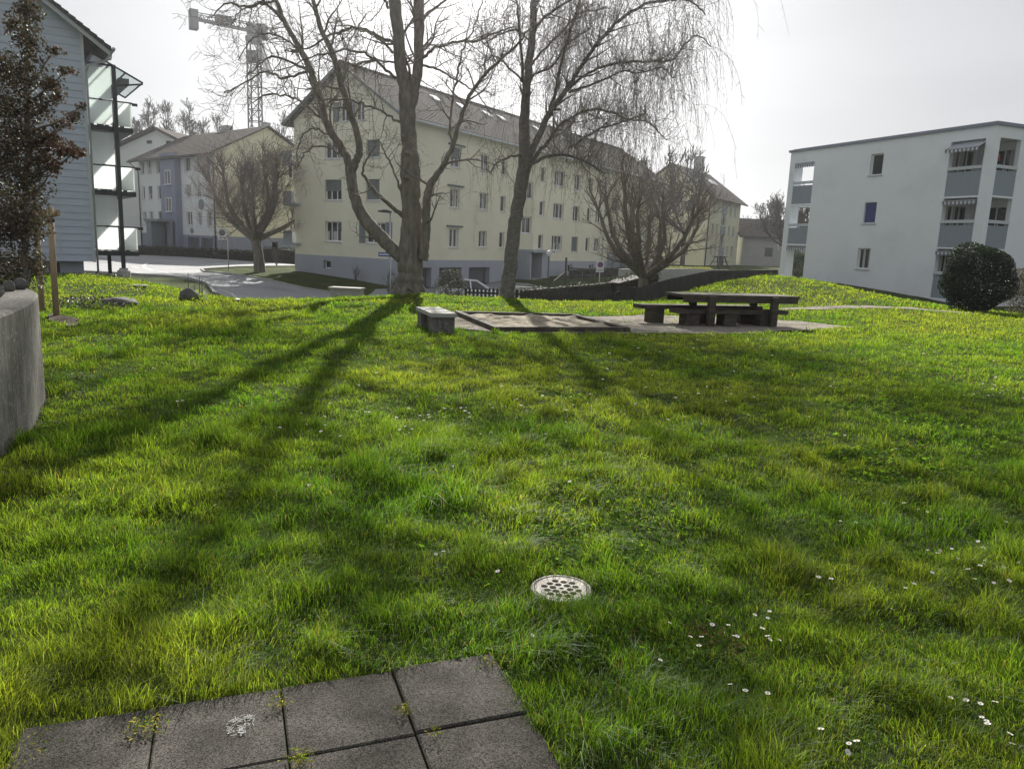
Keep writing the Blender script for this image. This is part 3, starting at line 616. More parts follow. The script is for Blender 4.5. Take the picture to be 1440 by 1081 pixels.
# recess walls of the corner loggia: back wall (parallel FR) and inner side wall
dpR = 2.2
FRb = Frame(FR.p(0, 0, -dpR), AZ2); FRi = Frame(FR.p(lo_s1+0.02, 0), AZ2+math.pi/2)
for z0, z1 in ((5.2, 8.15), (2.42, 5.1), (-0.42, 2.34)):
    wall(w, FRb, 0.02, lo_s1+0.02, z0, z1, [(0.35, 2.35, z0+0.05, z1-0.35)], depth=0.1)
    wall(w, FRi, 0.0, dpR, z0, z1, [(0.30, 2.0, z0+0.1, z1-0.3)], depth=0.08)
FR.box(w, 0.26, lo_s1+0.3, -dpR, -0.26, 8.16, 8.3)
for z in (5.11, 2.35): FR.box(w, 0.27, lo_s1-0.01, -dpR+0.01, -0.01, z-0.01, z+0.07)
# solid core behind, back and left faces with an open corner loggia at the left end
cl = 12.93
w.add([FR.p(LW, bz, -3.0), FR.p(LW, bz, -SD), FR.p(LW, RT-0.12, -SD), FR.p(LW, RT-0.12, -3.0)], [(0, 1, 2, 3)])
w.add([FR.p(0, bz, -SD), FR.p(LW, bz, -SD), FR.p(LW, RT-0.12, -SD), FR.p(0, RT-0.12, -SD)], [(0, 1, 2, 3)])
w.add([FR.p(cl, bz, -0.01), FR.p(cl, bz, -3.0), FR.p(cl, RT-0.12, -3.0), FR.p(cl, RT-0.12, -0.01)], [(0, 1, 2, 3)])
w.add([FR.p(cl, bz, -3.0), FR.p(LW, bz, -3.0), FR.p(LW, RT-0.12, -3.0), FR.p(cl, RT-0.12, -3.0)], [(0, 1, 2, 3)])
FR.box(w, 14.86, LW-0.001, -0.75, -0.26, bz, RT-0.13)          # corner pillar
FR.box(w, cl+0.01, LW-0.002, -2.99, -0.255, 7.99, RT-0.14)
for z in (5.09, 2.35): FR.box(w, cl+0.01, LW-0.01, -2.98, -0.02, z, z+0.1)
FR.box(w, cl+0.01, LW+0.2, -2.98, 0.0, -1.2, 0.02)
FR.box(w, 14.86, LW-0.003, -2.99, -2.55, 0.03, 7.98)
w.build('wall', M_white_render, wb_)
m = MB(); FR.box(m, -0.12, LW+0.12, -SD-0.12, 0.12, RT-0.12, RT+0.03); m.build('roof_edge', M_bluegrey, wb_)
m = MB(); FR.box(m, 0.1, LW-0.1, -SD+0.1, -0.1, RT+0.035, RT+0.1); m.build('roof', M_conc2, wb_)
for (h, k) in zip(wr, ['plain', 'blueblind', 'curtain']): window(FR, wb_, *h, kind=k, mull=0, fmat=M_frame)
for h in [(5.5, 7.0, 6.6, 8.0), (5.5, 7.0, 3.75, 5.1), (5.5, 7.0, 0.95, 2.3), (9, 10.2, 6.6, 8.0), (9, 10.2, 3.75, 5.1)]: window(FS, wb_, *h, kind='curtain')
for z0, z1 in ((5.2, 8.15), (2.42, 5.1), (-0.42, 2.34)): window(FRi, wb_, 0.30, 2.0, z0+0.1, z1-0.3, kind='curtain', mull=2, sill=False, depth=0.04)
for z0, z1 in ((5.2, 8.15), (2.42, 5.1), (-0.42, 2.34)): window(FRb, wb_, 0.35, 2.35, z0+0.05, z1-0.35, kind='curtain', mull=2, sill=False, depth=0.05)
def parapet(fr, s0, s1, z0, z1, n=-0.06):
    m = MB(); fr.box(m, s0, s1, n-0.05, n+0.03, z0, z1-0.28); b_ = m.build('balcony_panel', M_balc, wb_)
    m = MB(); fr.box(m, s0, s1, n-0.12, n+0.10, z1-0.17, z1); fr.box(m, (s0+s1)/2-0.02, (s0+s1)/2+0.02, n-0.02, n+0.02, z1-0.28, z1-0.17); m.build('balcony_rail', M_trim, b_)
for z0, z1 in ((5.13, 6.78), (2.38, 3.92), (-0.5, 1.08)):
    parapet(FR, lo_s0, lo_s1, z0, z1); parapet(FS, 0.36, 1.95, z0, z1)
for z0, z1 in ((5.08, 6.72), (2.34, 3.85)):
    parapet(FR, 12.95, 14.85, z0, z1); m = MB()
    m.box(FR.p(LW-0.12, z0, -2.5), FR.d*0.06, -FR.n*-1.7, (0, 0, 1.35)); m.build('balcony_panel', M_balc, wb_)
def awning(fr, s0, s1, z, drop, out):
    m = MB(); n_ = 16; dw = (s1-s0)/n_
    for i in range(n_):
        a = s0+i*dw; V = [fr.p(a, z, -0.2), fr.p(a+dw, z, -0.2), fr.p(a+dw, z-drop, out), fr.p(a, z-drop, out)]
        m.add(V+[v-np.array([0, 0, 0.02]) for v in V], [(0, 1, 2, 3), (7, 6, 5, 4), (0, 4, 5, 1), (2, 6, 7, 3)], i % 2)
        zz = z-drop; c = [fr.p(a, zz, out), fr.p(a+dw, zz, out), fr.p(a+dw, zz-0.14, out), fr.p(a+dw*0.5, zz-0.22, out), fr.p(a, zz-0.14, out)]
        m.add(c+[v-fr.n*0.015 for v in c], [(0, 1, 2, 3, 4), (9, 8, 7, 6, 5)], i % 2)
    o = m.build('awning', [M_awn, M_awnd], wb_)
    m = MB(); m.tube([fr.p(s0, z, -0.22), fr.p(s1, z, -0.22)], 0.05, 8); m.tube([fr.p(s0, z-drop, out), fr.p(s1, z-drop, out)], 0.025, 6); m.build('awning_rail', M_steel, o)
awning(FR, 0.6, 2.58, 8.05, 0.35, 0.45); awning(FR, 0.6, 2.58, 5.0, 0.06, 0.12); awning(FR, 0.6, 2.58, 2.25, 0.06, 0.12)
awning(FR, 13.0, 14.8, 7.9, 0.05, 0.0); awning(FR, 13.0, 14.8, 2.27, 0.05, 0.05)
m = MB(); m.box(FS.p(0.9, 6.5, -0.9), FS.d*0.6, FS.n*0.03, (0, 0, 0.75)); lau = m.build('hanging_towel', M_white); lau['label'] = 'white towel hanging on the top corner balcony of the white block'; lau['category'] = 'towel'
m = MB(); 
for i in range(9): m.tube([FS.p(0.75+i*0.09, 7.12+0.07*math.sin(i*2), -0.8), FS.p(0.79+i*0.09, 7.45+0.05*math.cos(i*3), -0.82)], [0.09, 0.05], 6)
tag(m.build('red_bundle', M_red), 'red cloth bundle above the white towel on the top corner balcony', 'cloth')

# ---- left blue clapboard house
O3 = PY(130, 300, 34); AZ3 = math.radians(55); FB = Frame(O3, AZ3)       # s negative = along the gable to the left
bh = thing('blue_clapboard_house', 'tall blue clapboard house with glass balconies on the left', 'building', (O3[0], O3[1], -0.6))
w = MB(); GW = 11.0; EV = 9.67; RDG = EV+0.72*GW/2; zb = 0.15; hpl = 0.298
z = zb; k = 0
rzf = lambda s: EV+0.72*min(-s, GW+s)
while z < RDG:
    z2 = z+hpl
    sa, sb = -GW, 0.0
    if z2 > EV: inset = (z2-EV)/0.72; sa, sb = -GW+inset, -inset
    if sb-sa < 0.3: break
    V = [FB.p(sa, z, 0.0), FB.p(sb, z, 0.0), FB.p(sb, z2+0.01, 0.0), FB.p(sa, z2+0.01, 0.0), FB.p(sa, z, 0.032), FB.p(sb, z, 0.032), FB.p(sb, z2, 0.006), FB.p(sa, z2, 0.006)]
    w.add(V, [(4, 5, 6, 7), (0, 1, 5, 4), (0, 4, 7, 3), (1, 2, 6, 5)])
    z = z2
w.add([FB.p(-GW, zb, 0.001), FB.p(0, zb, 0.001), FB.p(0, EV, 0.001), FB.p(-GW/2, RDG, 0.001), FB.p(-GW, EV, 0.001)], [(0, 1, 2, 3, 4)])
BL = 14.0
w.add([FB.p(0, zb, 0), FB.p(0, zb, -BL), FB.p(0, EV, -BL), FB.p(0, EV, 0)], [(0, 1, 2, 3)])
w.add([FB.p(-GW, zb, 0), FB.p(-GW, zb, -BL), FB.p(-GW, EV, -BL), FB.p(-GW, EV, 0)], [(0, 1, 2, 3)])
w.add([FB.p(-GW, zb, -BL), FB.p(0, zb, -BL), FB.p(0, EV, -BL), FB.p(-GW/2, RDG, -BL), FB.p(-GW, EV, -BL)], [(0, 1, 2, 3, 4)])
w.add([FB.p(-GW, zb-.001, 0.03), FB.p(0, zb-.001, 0.03), FB.p(0, zb-.001, -BL), FB.p(-GW, zb-.001, -BL)], [(0, 1, 2, 3)])
w.build('siding', M_siding, bh)
m = MB(); FB.box(m, -0.09, 0.03, 0.0, 0.05, zb-0.02, EV); FB.box(m, 0.0, 0.03, -0.1, 0.0, zb-0.02, EV)
FB.box(m, -1.30, -1.27, 0.02, 0.036, zb, 8.6); m.build('corner_board', M_trim, bh)
m = MB(); FB.box(m, -GW+0.4, -0.42, -BL+0.4, -0.35, -1.4, zb-0.003); m.build('plinth', M_plinth, bh)
m = MB(); FB.box(m, -1.75, -1.35, -0.36, -0.33, -0.55, 0.05); cwn = m.build('window', M_dark, bh)
r = MB()
for sgn in (1,):
    rs = MB()
    NR = 26
    for side in (0, 1):
        for i in range(NR):
            a, b = i/NR, (i+1)/NR; half = GW/2+1.0
            f0 = lambda t: (1.0-half*t) if side == 0 else (-GW-1.0+half*t)
            s0, s1 = f0(a), f0(b); z0 = EV-0.72+(0.72*half)*a+0.18; z1 = EV-0.72+(0.72*half)*b+0.18
            V = [FB.p(s0, z0-0.14, 0.6), FB.p(s1, z1-0.14, 0.6), FB.p(s1, z1-0.14, -BL-0.5), FB.p(s0, z0-0.14, -BL-0.5),
                 FB.p(s0, z0+0.05, 0.6), FB.p(s1, z1, 0.6), FB.p(s1, z1, -BL-0.5), FB.p(s0, z0+0.05, -BL-0.5)]
            r.add(V, [(0, 1, 2, 3), (4, 5, 6, 7), (0, 1, 5, 4), (2, 3, 7, 6), (0, 3, 7, 4)])
rf = r.build('roof', M_tile, bh)
m = MB(); half = GW/2+1.0
m.bar(FB.p(1.0, EV-0.72, 0.45), FB.p(1.0-half, EV-0.72+0.72*half, 0.45), 0.04, 0.26); m.bar(FB.p(-GW-1.0, EV-0.72, 0.45), FB.p(1.0-half, EV-0.72+0.72*half, 0.45), 0.04, 0.26)
m.build('verge_board', M_trim, rf)
m = MB(); m.tube([FB.p(1.08, EV-0.6, 0.65), FB.p(1.08, EV-0.6, -BL-0.5)], 0.08, 8); m.tube([FB.p(1.05, EV-0.62, 0.3), FB.p(1.0, EV-0.95, 0.3), FB.p(0.15, EV-1.3, 0.16), FB.p(0.07, EV-1.6, 0.12), FB.p(0.08, zb-0.4, 0.12), FB.p(0.0, zb-0.5, 0.02)], 0.045, 8); m.build('gutter', M_steel, rf)
# balconies: slab, frosted side screens, rails
FBn = lambda s, z, n: FB.p(s, z, n)
def screen(s0, s1, z0, z1, n, par, name='glass_screen'):
    m = MB(); FB.box(m, s0, s1, n-0.012, n+0.012, z0, z1); return m.build(name, M_frost, par)
for zf in (6.03, 3.27, 0.62):
    m = MB(); FB.box(m, 0.08, 1.84, -5.0, -0.35, zf-0.20, zf); b_ = m.build('balcony_slab', M_dark, bh)
    screen(0.12, 1.03, zf+0.06, zf+1.05, -0.4, b_); screen(1.27, 1.76, zf+0.06, zf+1.05, -0.4, b_)
    screen(0.12, 1.05, zf+1.13, zf+2.42 if zf > 6 else zf+2.48, -0.4, b_)
    m = MB(); FB.box(m, 1.78, 1.81, -4.9, -0.42, zf+0.06, zf+1.05); m.build('front_screen', M_frost, b_)
    m = MB(); FB.box(m, 0.1, 1.80, -0.425, -0.375, zf+1.06, zf+1.11); FB.box(m, 1.80, 1.86, -5.0, -0.4, zf+1.06, zf+1.115); FB.box(m, 1.86, 2.08, -0.5, -0.45, zf+0.98, zf+1.10); FB.box(m, 1.05, 1.08, -0.42, -0.38, zf, zf+1.06); m.build('balcony_rail', M_dark, b_)
    m = MB(); FB.box(m, 0.1, 0.16, -4.5, -0.5, zf+0.1, zf+2.4); 
    m = MB()
    for i in range(5):
        s = 0.25+0.30*i; m.lathe(FB.p(s, zf, -0.75), [(0.08, 0), (0.11, 0.2), (0.10, 0.21)], 10)
    pl = m.build('flower_pots', M_conc, b_)
m = MB(); FB.box(m, 1.08, 1.24, -0.36, -0.20, -0.15, 8.6); FB.box(m, 1.08, 1.24, -4.9, -4.74, -0.6, 8.4); FB.box(m, 0.0, 1.08, -0.33, -0.23, 8.52, 8.6); m.build('steel_post', M_dark, bh)
m = MB(); m.lathe(FB.p(1.16, -0.75, -0.28), [(0.30, 0), (0.29, 0.5), (0.19, 0.56), (0.19, 0.62)], 8, smooth=False); m.build('post_footing', M_conc2, bh)
m = MB(); cz = 9.05
P0, P1 = FB.p(0.3, 8.95, -0.15), FB.p(2.28, 8.0, -0.15); bk = -FB.n*4.9
m.box(P0, P1-P0, bk, (0, 0, 0.02)); cg = m.build('canopy_glass', M_clear, bh)
m = MB()
for t in (0, 1): m.bar(P0+bk*t, P1+bk*t, 0.05, 0.07)
for t in (0.36, 0.66, 1.0): m.bar(P0+(P1-P0)*t, P0+(P1-P0)*t+bk, 0.05, 0.05)
m.bar(P0+(P1-P0)*0.48-np.array([0, 0, .75]), P1-np.array([0, 0, .06]), 0.05, 0.07); m.build('canopy_frame', M_dark, bh)
m = MB(); m.bar(FB.p(1.55, 7.98, -0.3), FB.p(1.55, 7.98, -4.8), 0.42, 0.26); m.build('awning_box', M_shutter2, bh)

# ---- grey-white block across the junction (left middle)
O4 = PY(305, 337, 80); AZ4 = math.radians(-49.4); FC = Frame(O4, AZ4); FCg = Frame(O4, math.radians(40.6))
b2 = thing('junction_apartment_house', 'off white apartment house with a blue stair tower across the road junction', 'building', (O4[0], O4[1], -0.7))
L4, D4, E4, R4 = 17.5, 12.0, 9.8, 12.9
w = MB(); H4 = []; W4 = []
for lv in range(3):
    z = 2.3+2.85*lv
    for s0, s1 in ((0.9, 2.0), (3.0, 4.1), (5.1, 6.4), (11.4, 13.0), (14.3, 15.3), (16.1, 17.0)):
        H4.append((s0, s1, z, z+1.45)); W4.append((FC, s0, s1, z, z+1.45))
g4 = [(0.8, 3.2, -0.9, 1.05), (3.7, 6.2, -0.9, 1.05)]
wall(w, FC, 0, L4, 1.3, E4, H4, depth=0.18)
G4 = [(s, s+1.2, z, z+1.35) for s in (3.4, 8.6) for z in (2.3, 5.15, 7.9)]
wall(w, FCg, 0, D4, 1.3, E4, G4, depth=0.18, mi=1); gable_top(w, FCg, D4, E4, E4, R4, D4/2, [], mi=1)
w.add([FC.p(L4, -2, 0), FC.p(L4, -2, -D4), FC.p(L4, E4, -D4), FC.p(L4, R4, -D4/2), FC.p(L4, E4, 0)], [(0, 1, 2, 3, 4)])
w.add([FC.p(0, -2, -D4), FC.p(L4, -2, -D4), FC.p(L4, E4, -D4), FC.p(0, E4, -D4)], [(0, 1, 2, 3)])
w.build('wall', [M_white2, M_cream2], b2)
w = MB(); wall(w, FC, -0.03, L4, -2.2, 1.3, g4, depth=0.3, n=0.03); wall(w, FCg, 0, D4, -2.2, 1.3, [(6.4, 7.1, 0.0, 0.9)], n=0.03); w.build('plinth', M_bluegrey, b2)
for a, b, c, e in g4:
    m = MB(); FC.box(m, a, b, -0.32, -0.28, c, e); m.build('garage_door', M_garage, b2)
for q in W4: window(*([q[0], b2]+list(q[1:])), kind=random.choice(['curtain', 'plain', 'curtain', 'halfblind']), mull=random.choice([1, 1, 2]))
for q in G4: window(FCg, b2, *q, kind='curtain')
m = MB(); FC.box(m, 7.3, 10.7, 0.0, 0.7, -2.0, E4+0.1); tw = m.build('stair_tower', M_bluegrey, b2)
FCt = Frame(FC.p(0, 0, 0.9), AZ4)
for z in (3.7, 6.6): window(FCt, b2, 8.2, 9.5, z, z+1.5, kind='plain', mull=1)
m = MB(); FC.box(m, 7.6, 10.9, 0.9, 2.6, 2.6, 2.85); FC.box(m, 9.6, 10.8, 0.9, 2.4, -2.0, 2.6); FC.box(m, 7.7, 8.4, 0.9, 1.2, -2, 2.6); m.build('entrance_porch', M_shutter, b2)
m = MB()
PLQ = []
for s, z, rr in ((3.0, 4.5, 0.55), (5.2, 1.75, 0.3)):
    m = MB(); an = np.arange(20)*2*math.pi/20; m.prism([FC.p(s+rr*math.cos(a), z+rr*math.sin(a), 0.005) for a in an], FC.n*0.06); m.build('round_plaque', M_shutter, b2)
an = np.arange(20)*2*math.pi/20; m = MB(); m.prism([FCg.p(9.6+.75*math.cos(a), 4.2+.75*math.sin(a), 0.005) for a in an], FCg.n*0.06)
m.build('round_plaque', M_shutter, b2)
r = MB(); sl4 = (R4-E4)/(D4/2)
roof_slope(r, FC, -0.5, L4+0.8, 0.9, E4-0.9*sl4+0.15, -D4/2, R4+0.15, 16); roof_slope(r, FC, -0.5, L4+0.8, -D4-0.9, E4-0.9*sl4+0.15, -D4/2, R4+0.15, 16)
rf = r.build('roof', M_tile2, b2)
m = MB(); FC.box(m, 9, 10.2, -D4/2-1.2, -D4/2-0.4, R4-1, R4+0.9); m.build('chimney', M_conc2, rf)
m = MB(); FC.box(m, 1.2, 1.9, -D4/2-1.2, -D4/2-0.5, R4-1, R4+0.7); m.build('chimney', M_conc2, rf)
m = MB(); m.tube([FC.p(-0.5, E4-0.5, 1.0), FC.p(L4+0.8, E4-0.5, 1.0)], 0.09, 6); m.tube([FC.p(0.1, E4-0.5, 0.95), FC.p(0.1, E4-1.1, 0.12), FC.p(0.1, -1.5, 0.12)], 0.07, 6); m.tube([FC.p(L4+0.2, E4-0.5, 1.0), FC.p(L4-0.1, E4-1.5, 0.15), FC.p(L4-0.1, -1, 0.12)], 0.07, 6); m.build('gutter', M_dark, rf)

# ---- gabled house behind it
O5 = PY(108, 330, 105); F5 = Frame(O5, math.radians(97)); b5 = thing('pale_gabled_house', 'pale house with two small gable vents peeping over the roof of the junction house', 'building', (O5[0], O5[1], -0.5))
w = MB(); D5 = 24; wall(w, F5, 0, D5, -1.5, 9.3, [(2, 3.2, 7.4, 8.6), (11, 12.4, 7.4, 8.6)], depth=0.2); gable_top(w, F5, D5, 9.3, 9.3, 14.5, 12.2, [])
w.add([F5.p(0, -1.5), F5.p(0, -1.5, -9), F5.p(0, 9.3, -9), F5.p(0, 9.3)], [(0, 1, 2, 3)]); w.add([F5.p(D5, -1.5), F5.p(D5, -1.5, -9), F5.p(D5, 9.3, -9), F5.p(D5, 9.3)], [(0, 1, 2, 3)]); w.build('wall', M_white2, b5)
window(F5, b5, 2, 3.2, 7.4, 8.6); window(F5, b5, 11, 12.4, 7.4, 8.6)
for s in (11.2, 13.9):
    m = MB(); F5.box(m, s-0.35, s+0.35, 0.005, 0.06, 12.8, 13.2); m.build('gable_vent', M_dark, b5)
r = MB()
for a, b in (((-1.0, 9.0), (12.2, 14.65)), ((D5+1.0, 9.0), (12.2, 14.65))):
    P = F5.p(a[0], a[1], 0.7); Q = F5.p(b[0], b[1]+(.003 if a[0] < 0 else 0), 0.7); r.box(P, Q-P, -F5.n*10.4, (0, 0, 0.3))
r.build('roof', M_tile2, b5)

# ---- far cream house, right of the main block
O6 = PY(993, 330, 105); F6 = Frame(O6, AZM); F6g = Frame(O6, AZM-math.pi/2)
b6 = thing('far_cream_house', 'smaller cream apartment house with chimney far behind the picnic table', 'building', (O6[0], O6[1], -0.3))
L6, D6, E6, R6 = 15.5, 11.0, 9.3, 13.3
H6 = []
for lv in range(3):
    z = 1.2+2.87*lv
    for s0, s1 in ((2.2, 3.2), (4.1, 4.9), (10.0, 10.9), (12.2, 13.3)): H6.append((s0, s1, z, z+1.5))
for z in (2.6, 5.5): H6.append((6.4, 8.4, z, z+1.6))
w = MB(); wall(w, F6, 0, L6, -1.2, E6, H6, depth=0.18); G6 = [(3.0, 4.0, 1.3, 2.7), (3.0, 4.0, 4.2, 5.6), (3.0, 4.0, 7.1, 8.5)]
wall(w, F6g, 0, D6, -1.2, E6, G6, depth=0.18); gable_top(w, F6g, D6, E6, E6, R6, D6/2, [])
w.add([F6.p(L6, -1), F6.p(L6, -1, -D6), F6.p(L6, E6, -D6), F6.p(L6, R6, -D6/2), F6.p(L6, E6)], [(0, 1, 2, 3, 4)])
w.add([F6.p(0, -1, -D6), F6.p(L6, -1, -D6), F6.p(L6, E6, -D6), F6.p(0, E6, -D6)], [(0, 1, 2, 3)]); w.build('wall', M_cream2, b6)
for q in H6: window(F6, b6, *q, kind=random.choice(['plain', 'curtain']))
for q in G6: window(F6g, b6, *q, kind='plain', shutter='both')
for z0, z1 in ((-0.2, 2.5), (4.25, 5.4), (7.15, 8.9)):
    m = MB(); F6.box(m, 6.2, 8.6, 0.01, 0.08, z0, z1); m.build('stair_panel', M_balc, b6)
m = MB(); F6.box(m, 6.6, 8.4, 0.09, 0.2, -0.9, 1.2); m.build('entrance_door', M_door, b6)
r = MB(); s6 = (R6-E6)/(D6/2); roof_slope(r, F6, -0.6, L6+0.8, 0.9, E6-0.9*s6+0.2, -D6/2, R6+0.2, 15); roof_slope(r, F6, -0.6, L6+0.8, -D6-0.9, E6-0.9*s6+0.2, -D6/2, R6+0.2, 15); rf = r.build('roof', M_tile2, b6)
m = MB(); F6.box(m, 5.5, 6.8, -4.4, -3.3, E6+1.8, R6+1.5); F6.box(m, 5.4, 6.9, -4.5, -3.2, R6+1.5, R6+1.65); F6.box(m, 6.0, 6.2, -3.9, -3.7, R6+1.65, R6+2.5); m.build('chimney', M_conc2, rf)
for s in (8.6, 9.8, 11.0):
    m = MB(); nA, nB = -2.6, -3.6; m.box(F6.p(s, E6+2.6*s6+0.26, nA), F6.d*0.9, F6.p(s, E6+3.6*s6+0.26, nB)-F6.p(s, E6+2.6*s6+0.26, nA), (0, 0, 0.06)); m.build('skylight', M_sky, rf)
m = MB(); m.tube([F6.p(0.15, E6-0.5, 0.15), F6.p(0.15, -0.3, 0.12)], 0.07, 6); m.build('downpipe', M_dark, b6)
# ---- low brown-roofed house at the far right
O7 = PY(1066, 360, 118); F7 = Frame(O7, math.radians(86)); b7 = thing('low_brown_roofed_house', 'low house with a brown roof between the far cream house and the white block', 'building', (O7[0], O7[1], 0))
w = MB(); F7.box(w, -2.5, 12, -8, 0, -0.6, 4.3)
for s in (-2.5, 12): w.add([F7.p(s, 4.3, 0), F7.p(s, 6.7, -4), F7.p(s, 4.3, -8)], [(0, 1, 2)])
w.build('wall', M_conc2, b7)
r = MB(); r.box(F7.p(-3.4, 4.1, 0.7), F7.d*16.2, F7.p(0, 6.9, -4)-F7.p(0, 4.1, 0.7), (0, 0, 0.2)); r.box(F7.p(-3.4, 4.1, -8.7), F7.d*16.2, F7.p(0, 6.9, -4)-F7.p(0, 4.1, -8.7), (0, 0, 0.2)); r.build('roof', M_tile2, b7)
for s in (1.0, 5.0):
    m = MB(); F7.box(m, s, s+1.2, 0.005, 0.06, 1.4, 2.7); m.build('window', M_pane, b7)
m = MB()
for a in range(8): m.bar(F7.p(2.9, 3.1, 0.1), F7.p(2.9+0.65*math.cos(a*.785+.2), 3.1+0.65*math.sin(a*.785+.2), 0.1), 0.16, 0.05)
tag(m.build('star_ornament', M_white), 'white star ornament on the wall of the low brown roofed house', 'ornament')

# ---- tower crane
cr = thing('tower_crane', 'grey tower crane rising behind the roofs on the left', 'crane', (-43.7, 130, 0))
cx, cy = -43.7, 130.0; m = MB(); hw = 0.85; zt = 32.3
cor = [(-hw, -hw), (hw, -hw), (hw, hw), (-hw, hw)]
for a, b in cor: m.bar((cx+a, cy+b, 0), (cx+a, cy+b, zt), 0.2)
z = 0; i = 0
while z < zt-1.8:
    for k in range(4):
        a, b = cor[k], cor[(k+1) % 4]; m.bar((cx+a[0], cy+a[1], z), (cx+b[0], cy+b[1], z), 0.12); p, q2_ = (a, b) if i % 2 else (b, a); m.bar((cx+p[0], cy+p[1], z), (cx+q2_[0], cy+q2_[1], z+1.8), 0.11)
    z += 1.8; i += 1
m.build('mast', M_crane, cr)
m = MB(); m.cbox((cx, cy, 29.0), 1.9, 1.9, 1.6); m.lathe((cx, cy, 31.9), [(1.1, 0), (1.3, 0.3), (1.3, 0.9), (0.9, 1.2)], 14); m.cbox((cx, cy, 33.0), 1.7, 1.7, 1.6); m.build('slewing_unit', M_crane, cr)
m = MB(); m.cbox((cx+1.7, cy-1.0, 32.2), 1.4, 1.5, 2.2); cab = m.build('cab', M_crane, cr); m = MB(); m.cbox((cx+1.7, cy-1.78, 32.9), 1.1, 0.05, 1.1); m.build('cab_window', M_pane, cab)
jd = np.array([-0.85, -0.527, 0.0]); jn = np.array([0.527, -0.85, 0.0])
m = MB(); B0 = np.array([cx, cy, 33.6])
for sg in (-0.6, 0.6):
    m.bar(B0+jn*sg, B0+jn*sg+jd*9.4+np.array([0, 0, .4]), 0.24); m.bar(B0+jn*sg+np.array([0, 0, 1.1]), B0+jn*sg+jd*9.4+np.array([0, 0, 1.2]), 0.12)
    for k in range(7): m.bar(B0+jn*sg+jd*k*1.2, B0+jn*sg+jd*(k+0.6)*1.2+np.array([0, 0, 1.15]), 0.09); m.bar(B0+jn*sg+jd*(k+0.6)*1.2+np.array([0, 0, 1.15]), B0+jn*sg+jd*(k+1)*1.2, 0.09)
m.build('counter_jib', M_crane, cr)
m = MB(); c_ = B0+jd*8.4; m.box(c_-jn*0.8+np.array([0, 0, -1.2]), jd*1.2, jn*1.6, (0, 0, 2.8)); m.build('counterweight', M_grey_s, cr)
m = MB(); c_ = B0+jd*3.4; m.box(c_-jn*0.6+np.array([0, 0, 0.5]), jd*2.3, jn*1.2, (0, 0, 1.0)); m.build('winch_box', M_crane, cr)
m = MB()
fd = np.array([-0.24, 0.970, 0.02]); fn = np.array([0.970, 0.24, 0])
for k in range(26):
    a = B0+fd*k*1.6; b = a+fd*1.6; ap = a+np.array([0, 0, 1.5]); bp_ = b+np.array([0, 0, 1.5])
    m.bar(ap, bp_, 0.16)
    for sg in (-0.7, 0.7): m.bar(a+fn*sg, b+fn*sg, 0.14); m.bar(a+fn*sg, ap+fd*0.8, 0.08); m.bar(ap+fd*0.8, b+fn*sg, 0.08)
m.build('main_jib', M_crane, cr)

# ================================================================== TREES
class TB:
    """batch of tapered tubes -> one mesh"""
    def __init__(s): s.V = []; s.Q = []; s.n = 0
    def add(s, P, R_, sides=4):
        P = np.asarray(P, float); n = len(P); R_ = np.broadcast_to(np.asarray(R_, float), (n,))
        T_ = np.empty_like(P); T_[1:-1] = P[2:]-P[:-2]; T_[0] = P[1]-P[0]; T_[-1] = P[-1]-P[-2]; T_ /= (np.linalg.norm(T_, axis=1)[:, None]+1e-9)
        m = np.abs(T_.mean(0)); ref = np.zeros(3); ref[int(np.argmin(m))] = 1.0
        A = np.cross(T_, ref); A /= (np.linalg.norm(A, axis=1)[:, None]+1e-9); B = np.cross(T_, A)
        an = np.arange(sides)*2*math.pi/sides
        V_ = (P[:, None, :]+R_[:, None, None]*(A[:, None, :]*np.cos(an)[None, :, None]+B[:, None, :]*np.sin(an)[None, :, None])).reshape(-1, 3)
        i = np.arange(n-1)[:, None]; j = np.arange(sides)[None, :]; k = (j+1) % sides
        q_ = np.stack([i*sides+j, i*sides+k, (i+1)*sides+k, (i+1)*sides+j], -1).reshape(-1, 4)+s.n
        s.V.append(V_); s.Q.append(q_); s.n += len(V_)
    def build(s, name, m, parent): return npmesh(name, np.concatenate(s.V), [np.concatenate(s.Q)], m, parent=parent, smooth=True)
def smooth_path(P, R_, n_per=5, wob=0.0, rng=random):
    """Catmull-Rom through the traced points"""
    P = np.asarray(P, float); R_ = np.asarray(R_, float); Q = np.vstack([2*P[0]-P[1], P, 2*P[-1]-P[-2]]); out = []; ro = []
    for i in range(len(P)-1):
        p0, p1, p2, p3 = Q[i:i+4]
        for k in range(n_per):
            t = k/n_per; out.append(0.5*((2*p1)+(-p0+p2)*t+(2*p0-5*p1+4*p2-p3)*t*t+(-p0+3*p1-3*p2+p3)*t**3)); ro.append(R_[i]*(1-t)+R_[i+1]*t)
    out.append(P[-1]); ro.append(R_[-1]); out = np.array(out)
    if wob:
        out[1:-1] += np.array([[rng.gauss(0, wob) for _ in range(3)] for _ in range(len(out)-2)])
    return out, np.array(ro)
def unit(v): return v/(np.linalg.norm(v)+1e-9)
